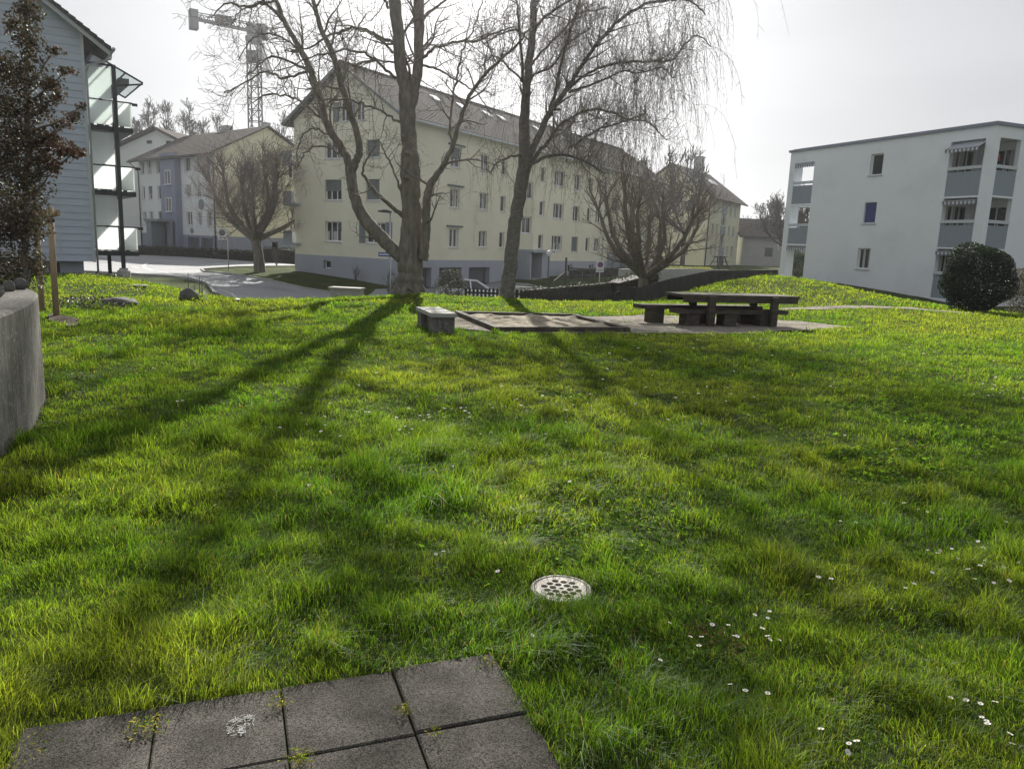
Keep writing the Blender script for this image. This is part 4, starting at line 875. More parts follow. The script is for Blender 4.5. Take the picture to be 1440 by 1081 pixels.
def twig(tb, p, d, L, r, lvl, prm, depth=0):
    """recursive bare branch"""
    n = 4+int(L*prm.get('seg', 3)); n = min(n, 12); st = L/n; pts = [p]; dd = d.copy(); rs = [r]
    for i in range(n):
        dd = unit(dd+np.array([random.gauss(0, 1), random.gauss(0, 1), random.gauss(0, 1)])*prm['wig']+np.array([0, 0, 1])*prm['up'][min(depth, len(prm['up'])-1)])
        p = p+dd*st; pts.append(p); rs.append(max(r*(1-0.85*(i+1)/n), prm['rmin']))
    tb.add(pts, rs, 5 if r > 0.03 else (4 if r > 0.012 else 3))
    if lvl > 0:
        nb = max(1, int(L*prm['dens'][min(depth, len(prm['dens'])-1)]*random.uniform(0.7, 1.3)))
        for _ in range(nb):
            t = random.uniform(0.15, 1.0); i = min(int(t*n), n-1); b = pts[i]+(pts[i+1]-pts[i])*(t*n-i)
            ax = unit(pts[i+1]-pts[i]); rnd = unit(np.cross(ax, np.array([random.gauss(0, 1), random.gauss(0, 1), random.gauss(0, 1)])))
            a = math.radians(random.uniform(*prm['ang'])); nd = unit(ax*math.cos(a)+rnd*math.sin(a))
            twig(tb, b, nd, L*random.uniform(*prm['ratio'])*(1.15-0.5*t), max(rs[i]*0.6, prm['rmin']), lvl-1, prm, depth+1)
def limb(tr, Y0, pts, dys=0.0, dy1=None):
    """photo-traced limb: (px, py, half-width px), depth drifting from dys to dy1"""
    dy1 = dys if dy1 is None else dy1; P = []; R_ = []
    for i, (x, y, r) in enumerate(pts):
        Yd = Y0+dys+(dy1-dys)*i/max(1, len(pts)-1); p = PY(x, y, Yd); P.append(p); R_.append(r*np.dot(p-EYE, FWD)/F_PX*0.98)
    return np.array(P), np.array(R_)
def side_branches(tb, P, R_, per_m, Lr, prm, lvl, t0=0.0, rf=0.5, upb=0.25, out=None):
    L = np.linalg.norm(np.diff(P, axis=0), axis=1); tot = L.sum(); cum = np.concatenate([[0], np.cumsum(L)])
    for _ in range(int(tot*per_m)):
        s = random.uniform(t0, 1)*tot; i = min(int(np.searchsorted(cum, s))-1, len(P)-2); i = max(i, 0); b = P[i]+(P[i+1]-P[i])*((s-cum[i])/L[i]); ax = unit(P[i+1]-P[i])
        rnd = unit(np.cross(ax, np.array([random.gauss(0, 1), random.gauss(0, 1), random.gauss(0, 1)])))
        a = math.radians(random.uniform(40, 80)); nd = unit(ax*math.cos(a)+rnd*math.sin(a)+np.array([0, 0, upb]))
        twig(tb, b, nd, random.uniform(*Lr), min(max(R_[i]*rf, prm['rmin']*1.3), 0.04), lvl, prm, 0)

# ---- the big bare tree with the forked trunk
YT = 22.9; base = PY(575, 416, YT); base[2] = hz(base[0], base[1])-0.05
t1 = thing('bare_tree', 'largest bare tree, thick forked trunk with one low curving limb on the left', 'tree', base)
tk = TB(); limbs = []
LM = [
 ([(575, 424, 27), (575, 414, 22), (576, 400, 19), (577, 380, 18), (578, 345, 17), (579, 310, 14.5), (578, 275, 13), (577, 240, 14.5), (576, 205, 11), (573, 165, 11.5), (572, 130, 12)], 0, 0),
 ([(572, 150, 9), (570, 125, 9), (564, 95, 9), (560, 50, 8.5), (555, 0, 9), (548, -80, 8), (538, -190, 6), (526, -290, 4), (520, -380, 2)], 0, -0.6),
 ([(576, 155, 8), (582, 125, 8), (588, 95, 7.5), (589, 60, 7), (590, 0, 8), (600, -90, 7), (612, -190, 5), (625, -300, 3)], 0, 0.8),
 ([(570, 368, 8), (560, 358, 9.5), (545, 343, 9.5), (525, 322, 9.8), (509, 303, 8.8), (500, 280, 8), (495, 257, 7.6), (493, 235, 8)], 0, 0.5),
 ([(493, 240, 6.5), (488, 222, 6), (477, 203, 5.2), (460, 175, 5), (450, 135, 4.8), (437, 100, 4.6), (420, 65, 4), (402, 35, 3.5), (388, 0, 3), (372, -60, 2.5), (355, -130, 1.5)], 0.5, 1.5),
 ([(495, 240, 6), (503, 222, 5.4), (505, 205, 5), (500, 180, 4.6), (489, 150, 4.5), (478, 112, 4.4), (468, 75, 4), (451, 40, 3.5), (441, 0, 3), (436, -60, 2.6), (428, -150, 2)], 0.5, -0.8),
 ([(594, 365, 8), (598, 335, 6.5), (600, 305, 6.2), (601, 275, 6), (606, 258, 5.5), (622, 235, 4.2), (636, 205, 3.6), (645, 175, 3), (660, 135, 2.8), (682, 105, 2.4), (710, 78, 2), (731, 58, 1.6), (745, 40, 1.2)], -0.2, -1.3),
 ([(636, 212, 1.9), (633, 170, 1.8), (638, 130, 1.6), (646, 95, 1.5), (655, 60, 1.2), (670, 30, 1), (680, -10, 0.7)], -0.6, 0.3),
 ([(568, 305, 3.6), (550, 290, 3.2), (530, 272, 2.7), (517, 255, 2.3), (510, 240, 1.8), (522, 215, 1.2), (535, 200, .8)], 0, -1.0),
 ([(566, 280, 2), (557, 250, 1.6), (545, 220, 1.3), (535, 200, 1)], 0, 0.8),
 ([(567, 175, 2), (545, 162, 1.7), (520, 150, 1.5), (490, 142, 1.3), (455, 140, 1.1), (440, 150, .8)], 0, -1.2),
 ([(553, 60, 2.6), (530, 50, 2.3), (505, 40, 2), (480, 45, 1.8), (455, 55, 1.6), (425, 70, 1.2), (400, 72, .8)], 0, 1.2),
 ([(557, 110, 2.3), (535, 92, 2), (518, 77, 1.8), (490, 70, 1.5), (460, 75, 1.3), (430, 82, 1.1), (405, 100, .7)], 0, -1.5),
 ([(554, 88, 1.6), (520, 86, 1.4), (500, 92, 1.2), (480, 88, 1), (465, 95, .7)], 0, 1.4),
 ([(553, 75, 2), (530, 52, 1.6), (505, 42, 1.2), (515, 20, 1)], 0, -.6),
 ([(450, 165, 2), (425, 145, 1.6), (400, 135, 1.3), (375, 133, 1.1), (355, 145, .7)], 1, 2.4),
 ([(434, 98, 2), (408, 88, 1.7), (382, 80, 1.4), (362, 95, 1), (345, 110, .7)], 1, 0),
 ([(425, 75, 1.6), (395, 52, 1.4), (370, 48, 1.2), (350, 60, .9), (335, 85, .7)], 1.2, 2.6),
 ([(402, 35, 1.6), (385, 15, 1.4), (365, 5, 1.1), (340, 15, .9), (325, 35, .6)], 1.3, 2.8),
 ([(480, 215, 1.9), (462, 190, 1.5), (440, 181, 1.3), (425, 192, 1.1), (417, 215, .9), (420, 235, .6)], 0.7, -0.6),
 ([(486, 222, 1.7), (465, 209, 1.4), (442, 206, 1.2), (426, 220, 1), (416, 240, .7)], 0.6, 1.8),
 ([(592, 85, 2.4), (612, 68, 2), (637, 60, 1.8), (670, 58, 1.5), (700, 45, 1.3), (725, 38, .8)], 0.3, -1.5),
 ([(594, 92, 2), (620, 100, 1.5), (645, 115, 1.3), (670, 130, 1), (690, 160, .7)], 0.3, 1.8),
 ([(592, 28, 2.4), (610, 14, 2), (640, -8, 1.5), (680, -20, 1), (710, -20, .7)], 0.4, 1.8),
 ([(546, 12, 2.2), (535, -8, 1.8), (510, -40, 1.4), (480, -70, 1)], -.2, -1.6),
 ([(590, -20, 3), (640, -80, 2.4), (690, -120, 1.6), (730, -140, 1)], .4, 2.6), ([(555, -10, 3), (490, -70, 2.4), (430, -110, 1.6), (380, -130, 1)], 0, 2.4),
 ([(600, -80, 3), (650, -180, 2.4), (680, -260, 1.6)], .4, -2.4), ([(548, -80, 3), (490, -180, 2.4), (450, -260, 1.6)], -.2, -2.6),
 ([(540, -180, 3), (470, -260, 2.4), (420, -330, 1.6)], -.5, -2.5), ([(612, -190, 3), (690, -230, 2.4), (740, -260, 1.5)], .5, 2.5), ([(436, -60, 2.6), (400, -150, 2.2), (370, -230, 1.5)], -.8, -2.6), ([(372, -60, 2.5), (320, -110, 2), (280, -130, 1.3)], 1.4, 2.8), ([(400, 30, 2.2), (350, -20, 1.8), (310, -40, 1.3), (280, -30, .8)], 1.2, .2), ([(555, -60, 3), (520, -160, 2.4), (500, -240, 1.6)], 0, 2.8), ([(538, -190, 3), (560, -300, 2.4), (590, -390, 1.6)], -.4, -2.2),
 ([(437, 100, 2), (400, 110, 1.6), (370, 100, 1.3), (340, 120, 1), (315, 130, .7)], 1, 2.2), ([(388, 0, 2), (350, 10, 1.7), (320, 5, 1.3), (295, 25, .8)], 1.3, .2),
 ([(566, 75, 2), (574, 92, 2), (576, 108, 2.2), (573, 125, 2)], -0.1, 0),
]
PRM = dict(wig=0.16, up=[0.05, 0.02, 0.02], dens=[4.2, 5.4, 4.6], ang=(30, 75), ratio=(0.38, 0.65), rmin=0.0052, seg=3)
tw = TB(); PRM_T = PRM
for i, (pts, a, b) in enumerate(LM):
    P, R_ = limb(t1, YT, pts, a, b)
    P, R_ = smooth_path(P, R_, 5, 0.012 if R_.max() > .06 else 0.02)
    if i == 0:
        R_ = R_*(1+0.05*np.sin(np.arange(len(R_))*1.7))
    tk.add(P, R_, 14 if i == 0 else (9 if R_.max() > 0.1 else 6)); limbs.append((P, R_))
    if i == 0: continue
    big = R_.max() > 0.07
    if i == 3: side_branches(tw, P[10:], R_[10:], 0.9, (0.5, 1.2), PRM, 2); continue
    side_branches(tw, P, R_, 2.3 if big else 4.6, (0.8, 1.9) if big else (0.6, 1.6), PRM, 2, t0=0.12)
# buttress roots
for a in np.arange(0, 6.28, 0.9):
    c = base+np.array([math.cos(a)*0.30, math.sin(a)*0.30, 0.42]); e = base+np.array([math.cos(a)*0.62, math.sin(a)*0.62, -0.06]); P, R_ = smooth_path([c, (c+e)/2+np.array([0, 0, -0.06]), e], [0.10, 0.12, 0.05], 4); tk.add(P, R_, 7)
for _ in range(9):          # burrs on the trunk
    z = random.uniform(1, 5); x = PY(577, 300, YT)[0]; a = random.uniform(0, 6.28); P = [np.array([x, YT, z])+np.array([math.cos(a), math.sin(a), 0])*r_ for r_ in (0.15, 0.3, 0.36)]; tk.add(P, [0.12, 0.09, 0.02], 6)
tk.build('trunk', M_bark, t1); tw.build('crown', M_twig, t1)

# ---- birch
YB = 23.0; base = PY(712, 420, YB); base[2] = hz(base[0], base[1])-0.05
t2 = thing('birch_tree', 'leaning birch with long weeping twigs hanging to the right', 'tree', base)
LB = [
 ([(711, 428, 13), (713, 412, 11), (717, 385, 9.8), (722, 330, 9.5), (729, 285, 9.2), (736, 245, 9.5), (738, 215, 8.5), (737, 175, 7.5), (740, 130, 6), (745, 80, 5.6), (750, 30, 5.2), (752, 0, 5), (758, -80, 4), (766, -180, 3), (772, -290, 1.5)], 0, 0.3),
 ([(740, 235, 5), (748, 212, 4.8), (760, 185, 4.5), (775, 155, 4), (790, 135, 3.6), (805, 113, 3), (822, 85, 2.8), (845, 55, 2.5), (870, 30, 2.2), (900, 10, 2), (935, 1, 1.9), (970, 2, 1.4), (992, 22, .8)], 0, -1.0),
 ([(797, 128, 2.5), (815, 112, 2.2), (840, 97, 2), (870, 89, 2), (905, 87, 1.8), (945, 85, 1.5), (960, 66, 1.2), (980, 50, 1), (1000, 66, .6)], -0.3, 0.8),
 ([(800, 130, 2), (830, 120, 1.6), (858, 108, 1.4), (875, 100, 1.2), (900, 103, 1), (930, 95, .8), (948, 110, .6)], -0.3, -1.4),
 ([(768, 168, 3), (778, 140, 2.6), (786, 105, 2.3), (800, 50, 2.1), (814, 5, 1.9), (830, -60, 1.4)], 0, 1.2),
 ([(741, 240, 4), (755, 217, 3.4), (770, 200, 2.8), (790, 175, 2.2), (810, 162, 1.9), (828, 155, 1.8), (855, 157, 1.5), (882, 168, 1.2), (912, 173, 1), (938, 197, .6)], 0, 1.6),
 ([(800, 208, 1.9), (825, 192, 1.7), (850, 179, 1.5), (880, 170, 1.2), (908, 160, .8)], -1.5, -1.0),
 ([(745, 232, 3), (772, 219, 2.4), (800, 219, 2), (825, 228, 1.6), (850, 245, 1)], 0, -1.8),
 ([(737, 185, 2.6), (736, 120, 2.4), (732, 60, 2), (728, 20, 1.8), (720, -40, 1.5)], 0, -.8),
 ([(733, 218, 2), (715, 222, 1.6), (697, 230, 1.1), (690, 245, .7)], 0, -.6),
 ([(748, 45, 2.4), (765, 25, 2.2), (790, 8, 2), (815, -5, 1.6), (850, -20, 1.2)], 0.2, -1), ([(744, 95, 2), (765, 70, 1.7), (790, 45, 1.5), (815, 20, 1.4), (850, 12, 1)], 0.1, 1.6),
 ([(740, 130, 2), (752, 105, 1.8), (775, 95, 1.6), (800, 60, 1.3), (830, 40, 1)], 0, .6), ([(747, 60, 1.8), (725, 42, 1.5), (700, 50, 1.3), (680, 62, .9)], 0, 1.5),
 ([(752, 10, 3), (800, -80, 2.4), (850, -140, 2), (910, -150, 1.4), (960, -110, .9)], 0, .8), ([(755, -40, 2.8), (700, -110, 2), (660, -130, 1.4)], 0, 1), ([(760, -100, 2.6), (820, -200, 2), (880, -240, 1.4)], 0, -2), ([(752, 0, 2.8), (780, -60, 2.2), (800, -80, 1.6), (840, -90, 1)], 0, 2.6), ([(766, -180, 3), (840, -270, 2.4), (900, -300, 1.6)], .2, 1.8), ([(760, -100, 2.6), (850, -170, 2.2), (930, -200, 1.6), (980, -180, 1)], .2, -1.6), ([(766, -180, 2.6), (730, -260, 2), (700, -300, 1.4)], .2, -1.5), ([(840, -90, 2), (920, -70, 1.6), (975, -50, 1)], 2, 2.4), ([(740, 120, 1.8), (715, 95, 1.5), (695, 80, 1.2), (675, 95, .8)], 0, -1.6),
]
tk = TB(); tw = TB(); strands = TB()
PRMB = dict(wig=0.14, up=[0.10, -0.05, -0.1], dens=[2.2, 2.6], ang=(25, 65), ratio=(0.35, 0.6), rmin=0.0055, seg=3)
anchors = []
for i, (pts, a, b) in enumerate(LB):
    P, R_ = limb(t2, YB, pts, a, b); P, R_ = smooth_path(P, R_, 5, 0.012); tk.add(P, R_, 12 if i == 0 else (8 if R_.max() > .06 else 5))
    if i == 0: side_branches(tw, P[38:], R_[38:], 1.3, (0.6, 1.4), PRMB, 1); anchors += [(p, 0.5) for p in P[45:]]; continue
    side_branches(tw, P, R_, 2.6, (0.5, 1.3), PRMB, 1, t0=0.2)
    anchors += [(p, min(1, 0.3+j/len(P))) for j, p in enumerate(P) if j > len(P)*0.22]
# weeping strands: thin drooping curtains with short spurs
def strand(p, L):
    n = 9; d = unit(np.array([random.gauss(0.0, 0.45), random.gauss(0, 0.5), random.uniform(-0.2, 0.5)])); pts = [p]; q_ = p
    for i in range(n):
        d = unit(d+np.array([random.gauss(0, .10), random.gauss(0, .10), -0.42])); q_ = q_+d*L/n; pts.append(q_)
    strands.add(pts, np.linspace(0.0044, 0.0026, n+1), 3)
    for k in range(random.randint(3, 7)):
        i = random.randint(2, n-1); b = pts[i]; e = b+np.array([random.gauss(0, .07), random.gauss(0, .07), -random.uniform(0.02, 0.2)]); strands.add([b, (b+e)/2+np.array([0, 0, .02]), e], [0.0032, 0.0032, 0.0026], 3)
for p, w_ in anchors:
    k = 5 if p[0] > 1.3 else (4 if p[0] > 0.2 else 2)
    if p[0] > 4.7: k = 1
    if p[2] > 9: k = 7 if p[0] > .5 else 4
    for _ in range(k):
        if random.random() < w_+0.2:
            q0 = p+np.array([random.gauss(0, 0.45), random.gauss(0, 0.6), random.gauss(0.25, 0.45)]); 
            twig(tw, p, unit(q0-p), np.linalg.norm(q0-p), 0.008, 0, PRMB)
            for _k in range(2): strand(q0+np.array([random.gauss(0, .12), random.gauss(0, .12), 0]), random.uniform(0.7, 2.4)*(1.15 if p[0] > 2.5 else 0.8))
tk.build('trunk', M_birch, t2); tw.build('crown', M_twig, t2); strands.build('weeping_twigs', M_twig, t2)

# ---- smaller bare trees grown procedurally
def small_tree(name, label, base, h_tr, r0, spread, top, m1, m2, nl=7, seed=1, prm=None, lean=(0, 0), group=None, dens=1.0, lean_top=None, twr=0.010):
    random.seed(seed); base = np.array(base, float); t = thing(name, label, 'tree', base, group); tk = TB(); tw = TB()
    hd = base+np.array([lean[0], lean[1], h_tr]); P, R_ = smooth_path([base-np.array([0, 0, .1]), base+np.array([lean[0]*.3, lean[1]*.3, h_tr*.5]), hd], [r0*1.25, r0, r0*.95], 5); tk.add(P, R_, 9)
    pr = prm or dict(wig=0.13, up=[0.05, 0.11, 0.16], dens=[3.2*dens, 3.4*dens], ang=(20, 60), ratio=(0.45, 0.75), rmin=twr, seg=2.4)
    for i in range(nl):
        a = 2*math.pi*i/nl+random.uniform(-.3, .3); el = random.uniform(-0.05, 1.15) if i else 1.4; rr = spread*random.uniform(.55, .85)
        e = hd+np.array([math.cos(a)*rr*math.cos(el)*1.3, math.sin(a)*rr*math.cos(el)*1.3, (top-h_tr)*(0.38+0.22*math.sin(el))*random.uniform(.8, 1.15)])
        mid = hd*.5+e*.5+np.array([math.cos(a)*spread*.14, math.sin(a)*spread*.14, -spread*.04]); P, R_ = smooth_path([hd-np.array([0, 0, .25]), mid, e], [r0*.62, r0*.45, r0*.28], 5, 0.02); tk.add(P, R_, 7)
        side_branches(tw, P, R_, 2.6*dens, (spread*.35, spread*.62), pr, 2 if dens > .7 else 1, t0=.2, rf=.4, upb=.35)
        for _ in range(int(5*dens)+1):
            d = unit(e-mid+np.array([random.gauss(0, .7), random.gauss(0, .7), random.uniform(.2, 1.2)])); twig(tw, e, d, spread*random.uniform(.35, .55), r0*.2, 2 if dens > .7 else 1, pr, 0)
    tk.build('trunk', m1, t); tw.build('crown', m2, t); return t
b = T(365, 371, 40, 90); small_tree('pollard_tree', 'rounded bare pollard tree on the grass verge beside the junction, its twigs reddish', [PY(365, 371, 56)[0], 56, hz(PY(365, 371, 56)[0], 56)], 2.5, 0.36, 4.3, 9.8, M_bark, M_twig2, 10, 5, lean=(-0.3, 0), dens=1.05, twr=0.007)
b = PY(905, 400, 36); small_tree('cherry_tree', 'bushy round bare tree behind the picnic table, in front of the cream block', [b[0], 36, hz(b[0], 36)-.1], 1.3, 0.24, 3.3, 7.2, M_bark, M_twig2, 11, 8, dens=0.95, twr=0.0045)
random.seed(21)
def far_tree(px, py_base, Y, H, label, seed, sp=3.0, grp='bare trees far behind the houses'):
    b = PY(px, py_base, Y); small_tree('distant_bare_tree', label, [b[0], Y, 0], H*.35, .22, sp, H, M_twigfar, M_twigfar, 6, seed, group=grp, dens=.75, twr=0.028)
FT = 'bare tree standing behind the rooftops, one of several along the skyline'
far_tree(213, 180, 135, 28.0, 'slender bare tree rising above the pale gabled house on the left', 31, 4.0)
far_tree(256, 180, 125, 25.5, 'bare tree forking above the roof of the junction house, left of the crane', 32, 4.0)
far_tree(187, 180, 140, 24.5, 'low bare tree showing beside the top glass balcony', 33, 3.4)
far_tree(300, 180, 150, 27, 'bare tree just left of the crane mast', 34, 4.6)
far_tree(330, 180, 145, 24, 'bare tree directly in front of the crane mast', 35, 4.2)
far_tree(392, 180, 140, 26, 'bare tree right of the crane mast', 36, 4.5)
far_tree(1088, 300, 150, 13.5, 'tall bare tree between the far cream house and the white block', 37, 4.5)
far_tree(1072, 320, 140, 9.5, 'lower bare tree against the far cream house gable wall', 38, 3.5)
far_tree(1128, 300, 100, 10.5, 'bare tree seen through the left balconies of the white block', 39, 4.2)
far_tree(1112, 300, 85, 7.5, 'short bare tree seen through the lower balcony of the white block', 40, 3.2)
far_tree(930, 300, 90, 15.5, 'bare tree behind the right end of the cream block roof', 41, 4.5)
far_tree(965, 300, 80, 10.5, 'bare tree in front of the far cream house gable', 42, 3.4)

# ---- leaf clouds: shrubs, hedges
def leaves(name, C_, N_, size, cols, m, parent=None, loc=None, aspect=0.55, jitter=0.6, mixp=None):
    """quads with a fold: C_ centres, N_ preferred normals"""
    n = len(C_); rg = RNG
    N_ = N_+rg.normal(0, jitter, (n, 3)); N_ /= np.linalg.norm(N_, axis=1)[:, None]
    r_ = rg.normal(0, 1, (n, 3)); A = np.cross(N_, r_); A /= np.linalg.norm(A, axis=1)[:, None]; B = np.cross(N_, A); s_ = size*rg.uniform(.6, 1.25, n)[:, None]
    a = A*s_/2; b = B*s_*aspect/2
    V_ = np.stack([C_-a, C_-b*1.0+N_*s_*.08-a*.1, C_+a, C_+b+N_*s_*.08-a*.1], 1).reshape(-1, 3)
    i = np.arange(n)*4; F1 = np.stack([i, i+1, i+2], 1); F2 = np.stack([i, i+2, i+3], 1)
    cols = np.asarray(cols, float); k = rg.choice(len(cols), n, p=mixp); c = cols[k]*rg.uniform(.75, 1.25, (n, 1)); c = np.repeat(np.clip(c, 0, 1), 4, axis=0)
    return npmesh(name, V_, [np.vstack([F1, F2])], m, col=c, parent=parent, loc=loc)
def ellipsoid_pts(n, c, r, lump=0.12, shell=0.3, seed=0):
    rg = np.random.default_rng(seed); d = rg.normal(0, 1, (n, 3)); d /= np.linalg.norm(d, axis=1)[:, None]
    lf = 1+lump*(np.sin(d[:, 0]*5+seed)+np.sin(d[:, 1]*6+2*seed)+np.sin(d[:, 2]*7+seed))/2
    rad = (1-shell*rg.random(n)**1.5)*lf; return np.asarray(c)+d*rad[:, None]*np.asarray(r), d
def shrub(name, label, c, r, size, cols, n, m=None, cat='shrub', seed=1, group=None, core=True, squash=None, mixp=None):
    c = np.array(c, float); t = thing(name, label, cat, [c[0], c[1], c[2]], group); cc = c+np.array([0, 0, r[2]*0.92])
    P, d = ellipsoid_pts(n, cc, r, seed=seed); P[:, 2] = np.maximum(P[:, 2], c[2]+0.02)
    if squash: P[:, 2] = np.minimum(P[:, 2], c[2]+squash+RNG.normal(0, .02, n))
    leaves('foliage', P, d, size, cols, m or M_leafdull, parent=t, mixp=mixp)
    tbk = TB()
    for k in range(8): a = k*.8; e = cc+np.array([math.cos(a)*r[0]*.6, math.sin(a)*r[1]*.6, r[2]*random.uniform(-.1, .7)]); P_, R_ = smooth_path([c, (c+e)/2+np.array([0, 0, .1]), e], [.035, .025, .01], 3); tbk.add(P_, R_, 5)
    tbk.build('stems', M_twig, t); return t
DG = [(0.012, 0.024, 0.014), (0.018, 0.034, 0.018), (0.03, 0.05, 0.024)]
bb = PY(1370, 435, 26); gz = float(hz(bb[0], 26))
shrub('laurel_bush', 'big dark evergreen bush clipped round beside the white block corner', (bb[0]-.05, 26, gz-0.05), (1.12, 1.1, 1.22), 0.070, DG, 30000, M_leaf, seed=3)
bb = PY(1121, 392, 60); shrub('laurel_bush', 'dark evergreen bush in the ground floor gap below the left corner balconies', (bb[0], 60, bb[2]-.1), (0.95, 0.9, 1.15), 0.10, DG, 7000, M_leafdull, seed=4)
bb = PY(1440, 430, 26.5); shrub('beech_hedge', 'brownish bare hedge at the right edge of the photo beside the dark bush', (bb[0]+.25, 26.3, hz(bb[0], 26.3)-.05), (0.95, 1.0, 1.05), 0.05, [(0.10, 0.075, 0.045), (0.07, 0.06, 0.035), (0.12, 0.09, 0.06)], 16000, seed=6, squash=1.62, cat='hedge')
bb = PY(634, 415, 38); shrub('round_bush', 'dark clipped bush in front of the middle garage beside the silver car', (bb[0], 38, hz(bb[0], 38)), (0.78, 0.8, 1.15), 0.06, [(0.05, 0.045, 0.035), (0.04, 0.045, 0.03)], 9000, seed=7, squash=2.05)

# ================================================================== OBJECTS
random.seed(99)
# ---- pavement of 40 cm slabs at the viewer's feet
PA = np.array([-0.035, 2.755]); PU = np.array([-0.3745, -0.1405]); PV = np.array([0.1405, -0.3745])
m = MB()
for r_ in range(7):
    for c_ in range(4):
        g_ = 0.004; a = PA+PU*(c_+g_*2)+PV*(r_+g_*2); tz = 0.014+random.uniform(0, .006)+(0.010 if (r_, c_) == (0, 0) else 0)
        cs = [a, a+PV*(1-4*g_), a+PU*(1-4*g_)+PV*(1-4*g_), a+PU*(1-4*g_)]; hs = [tz+random.uniform(-.003, .003) for _ in cs]; bv = 0.006
        ce = sum(cs)/4; inn = [p+(ce-p)*(bv/0.2) for p in cs]
        V_ = [[*p, -0.04] for p in cs]+[[*p, h-0.005] for p, h in zip(cs, hs)]+[[*p, h] for p, h in zip(inn, hs)]
        m.add(V_, [(0, 1, 5, 4)[::-1], (1, 2, 6, 5)[::-1], (2, 3, 7, 6)[::-1], (3, 0, 4, 7)[::-1], (4, 5, 9, 8)[::-1], (5, 6, 10, 9)[::-1], (6, 7, 11, 10)[::-1], (7, 4, 8, 11)[::-1], (8, 9, 10, 11)[::-1]])
tag(m.build('pavement', M_pave), kind='structure')
PAVEPOLY = [PA+PU*.045+PV*.045, PA+PV*7+PU*.045, PA+PV*7+PU*3.96, PA+PU*3.96+PV*.045]
# weathered chalk scribble on the second slab
m = MB(); cc = PZ(338, 1018, 0.025)
for _ in range(70):
    a = random.uniform(0, 6.28); rr = 0.052*math.sqrt(random.random()); p = cc+np.array([math.cos(a)*rr*.85, math.sin(a)*rr*1.1, random.uniform(-.0005, .0005)]); l = random.uniform(.003, .011); b_ = random.uniform(-.4, 2.2)
    d = np.array([math.cos(b_), math.sin(b_), 0]); n_ = np.array([-d[1], d[0], 0]); w_ = .0012; m.add([p-d*l-n_*w_, p+d*l-n_*w_, p+d*l+n_*w_, p-d*l+n_*w_], [(0, 1, 2, 3)])
o = m.build('chalk_mark', M_chalk, loc=cc); tag(o, 'round white chalk scribble on a paving slab', 'chalk mark')

# ---- round drain grate
dc = np.array([0.272, 3.365, 0.0]); dc[2] = float(hz(dc[0], dc[1]))+0.004
dr = thing('drain_cover', 'round pale iron drain cover with round holes set in the grass', 'drain cover', dc)
m = MB(); m.lathe(dc, [(0.128, -0.04), (0.128, 0.010), (0.133, 0.016), (0.141, 0.016), (0.147, 0.011), (0.149, -0.04)], 48)
f = [q_ for q_ in m.f if len(q_) < 10]; m.sm = m.sm[:len(f)]; m.m = m.m[:len(f)]; m.f = f; m.build('rim', M_iron, dr)
cu = bpy.data.curves.new('grate', 'CURVE'); cu.dimensions = '2D'; cu.fill_mode = 'BOTH'; cu.extrude = 0.006; cu.bevel_depth = 0.0012; cu.resolution_u = 1
def circ(cx_, cy_, rr, n_, rot=0, sx=1):
    sp = cu.splines.new('POLY'); sp.points.add(n_-1); sp.use_cyclic_u = True
    for i in range(n_): a = rot+i*2*math.pi/n_; sp.points[i].co = (cx_+rr*math.cos(a), cy_+rr*math.sin(a), 0, 1)
circ(0, 0, 0.1255, 48)
th = math.radians(-12)
for q_ in range(-2, 3):
    for w_ in range(-2, 3):
        if abs(q_+w_) > 2: continue
        x_ = 0.041*(q_+w_/2); y_ = 0.041*w_*0.866; circ(x_*math.cos(th)-y_*math.sin(th), x_*math.sin(th)+y_*math.cos(th), 0.0175 if (q_, w_) != (0, 0) else .012, 12, 0.3)
co_ = bpy.data.objects.new('tmp', cu); SC.collection.objects.link(co_); bpy.context.view_layer.update()
me = bpy.data.meshes.new_from_object(co_.evaluated_get(bpy.context.evaluated_depsgraph_get())); bpy.data.objects.remove(co_)
me.materials.clear(); me.materials.append(M_iron); go = bpy.data.objects.new('grate', me); SC.collection.objects.link(go); go.parent = dr; go.location = (0, 0, 0.006)
m = MB(); m.lathe(dc, [(0.127, -0.02), (0.127, -0.006)], 32); m.build('pit_shade', M_pit_shade, dr)  # shallow black disc: the shade of the shaft put into its colour

# ---- concrete planter wall on the left, stones on it
WP = [(-2.7, 2.2), (-3.2, 3.9), (-3.42, 4.7), (-3.54, 5.09), (-3.66, 5.45), (-3.80, 5.8), (-4.10, 6.45), (-4.58, 7.3), (-5.15, 7.95), (-5.95, 8.6), (-7.0, 9.1), (-8.6, 9.4)]
P, R_ = smooth_path([[a, b, 0] for a, b in WP], np.ones(len(WP)), 5); t_ = np.gradient(P, axis=0); t_ /= np.linalg.norm(t_, axis=1)[:, None]; nn = np.stack([t_[:, 1]*-1, t_[:, 0], 0*t_[:, 0]], 1)   # to the left = inside
m = MB(); ZT = 0.975; n = len(P); cs = [(0.0, -0.3), (0.0, ZT-0.02), (0.02, ZT), (0.26, ZT), (0.28, ZT-0.02), (0.28, -0.3)]
V_ = np.vstack([P+nn*a+np.array([0, 0, b]) for a, b in cs]); k = len(cs)
m.add(V_, [(j*n+i, j*n+i+1, (j+1)*n+i+1, (j+1)*n+i)[::-1] for j in range(k-1) for i in range(n-1)], 0, False)
m.add([V_[j*n+n-1] for j in range(k)], [tuple(range(k))]); m.add([V_[j*n] for j in range(k)], [tuple(range(k))[::-1]])
o = m.build('planter_wall', M_conc, loc=[-3.6, 5.2, 0]); tag(o, 'curved weathered concrete planter wall at the left edge', 'wall')
INN = [p+q_*0.28 for p, q_ in zip(P[::3], nn[::3])]
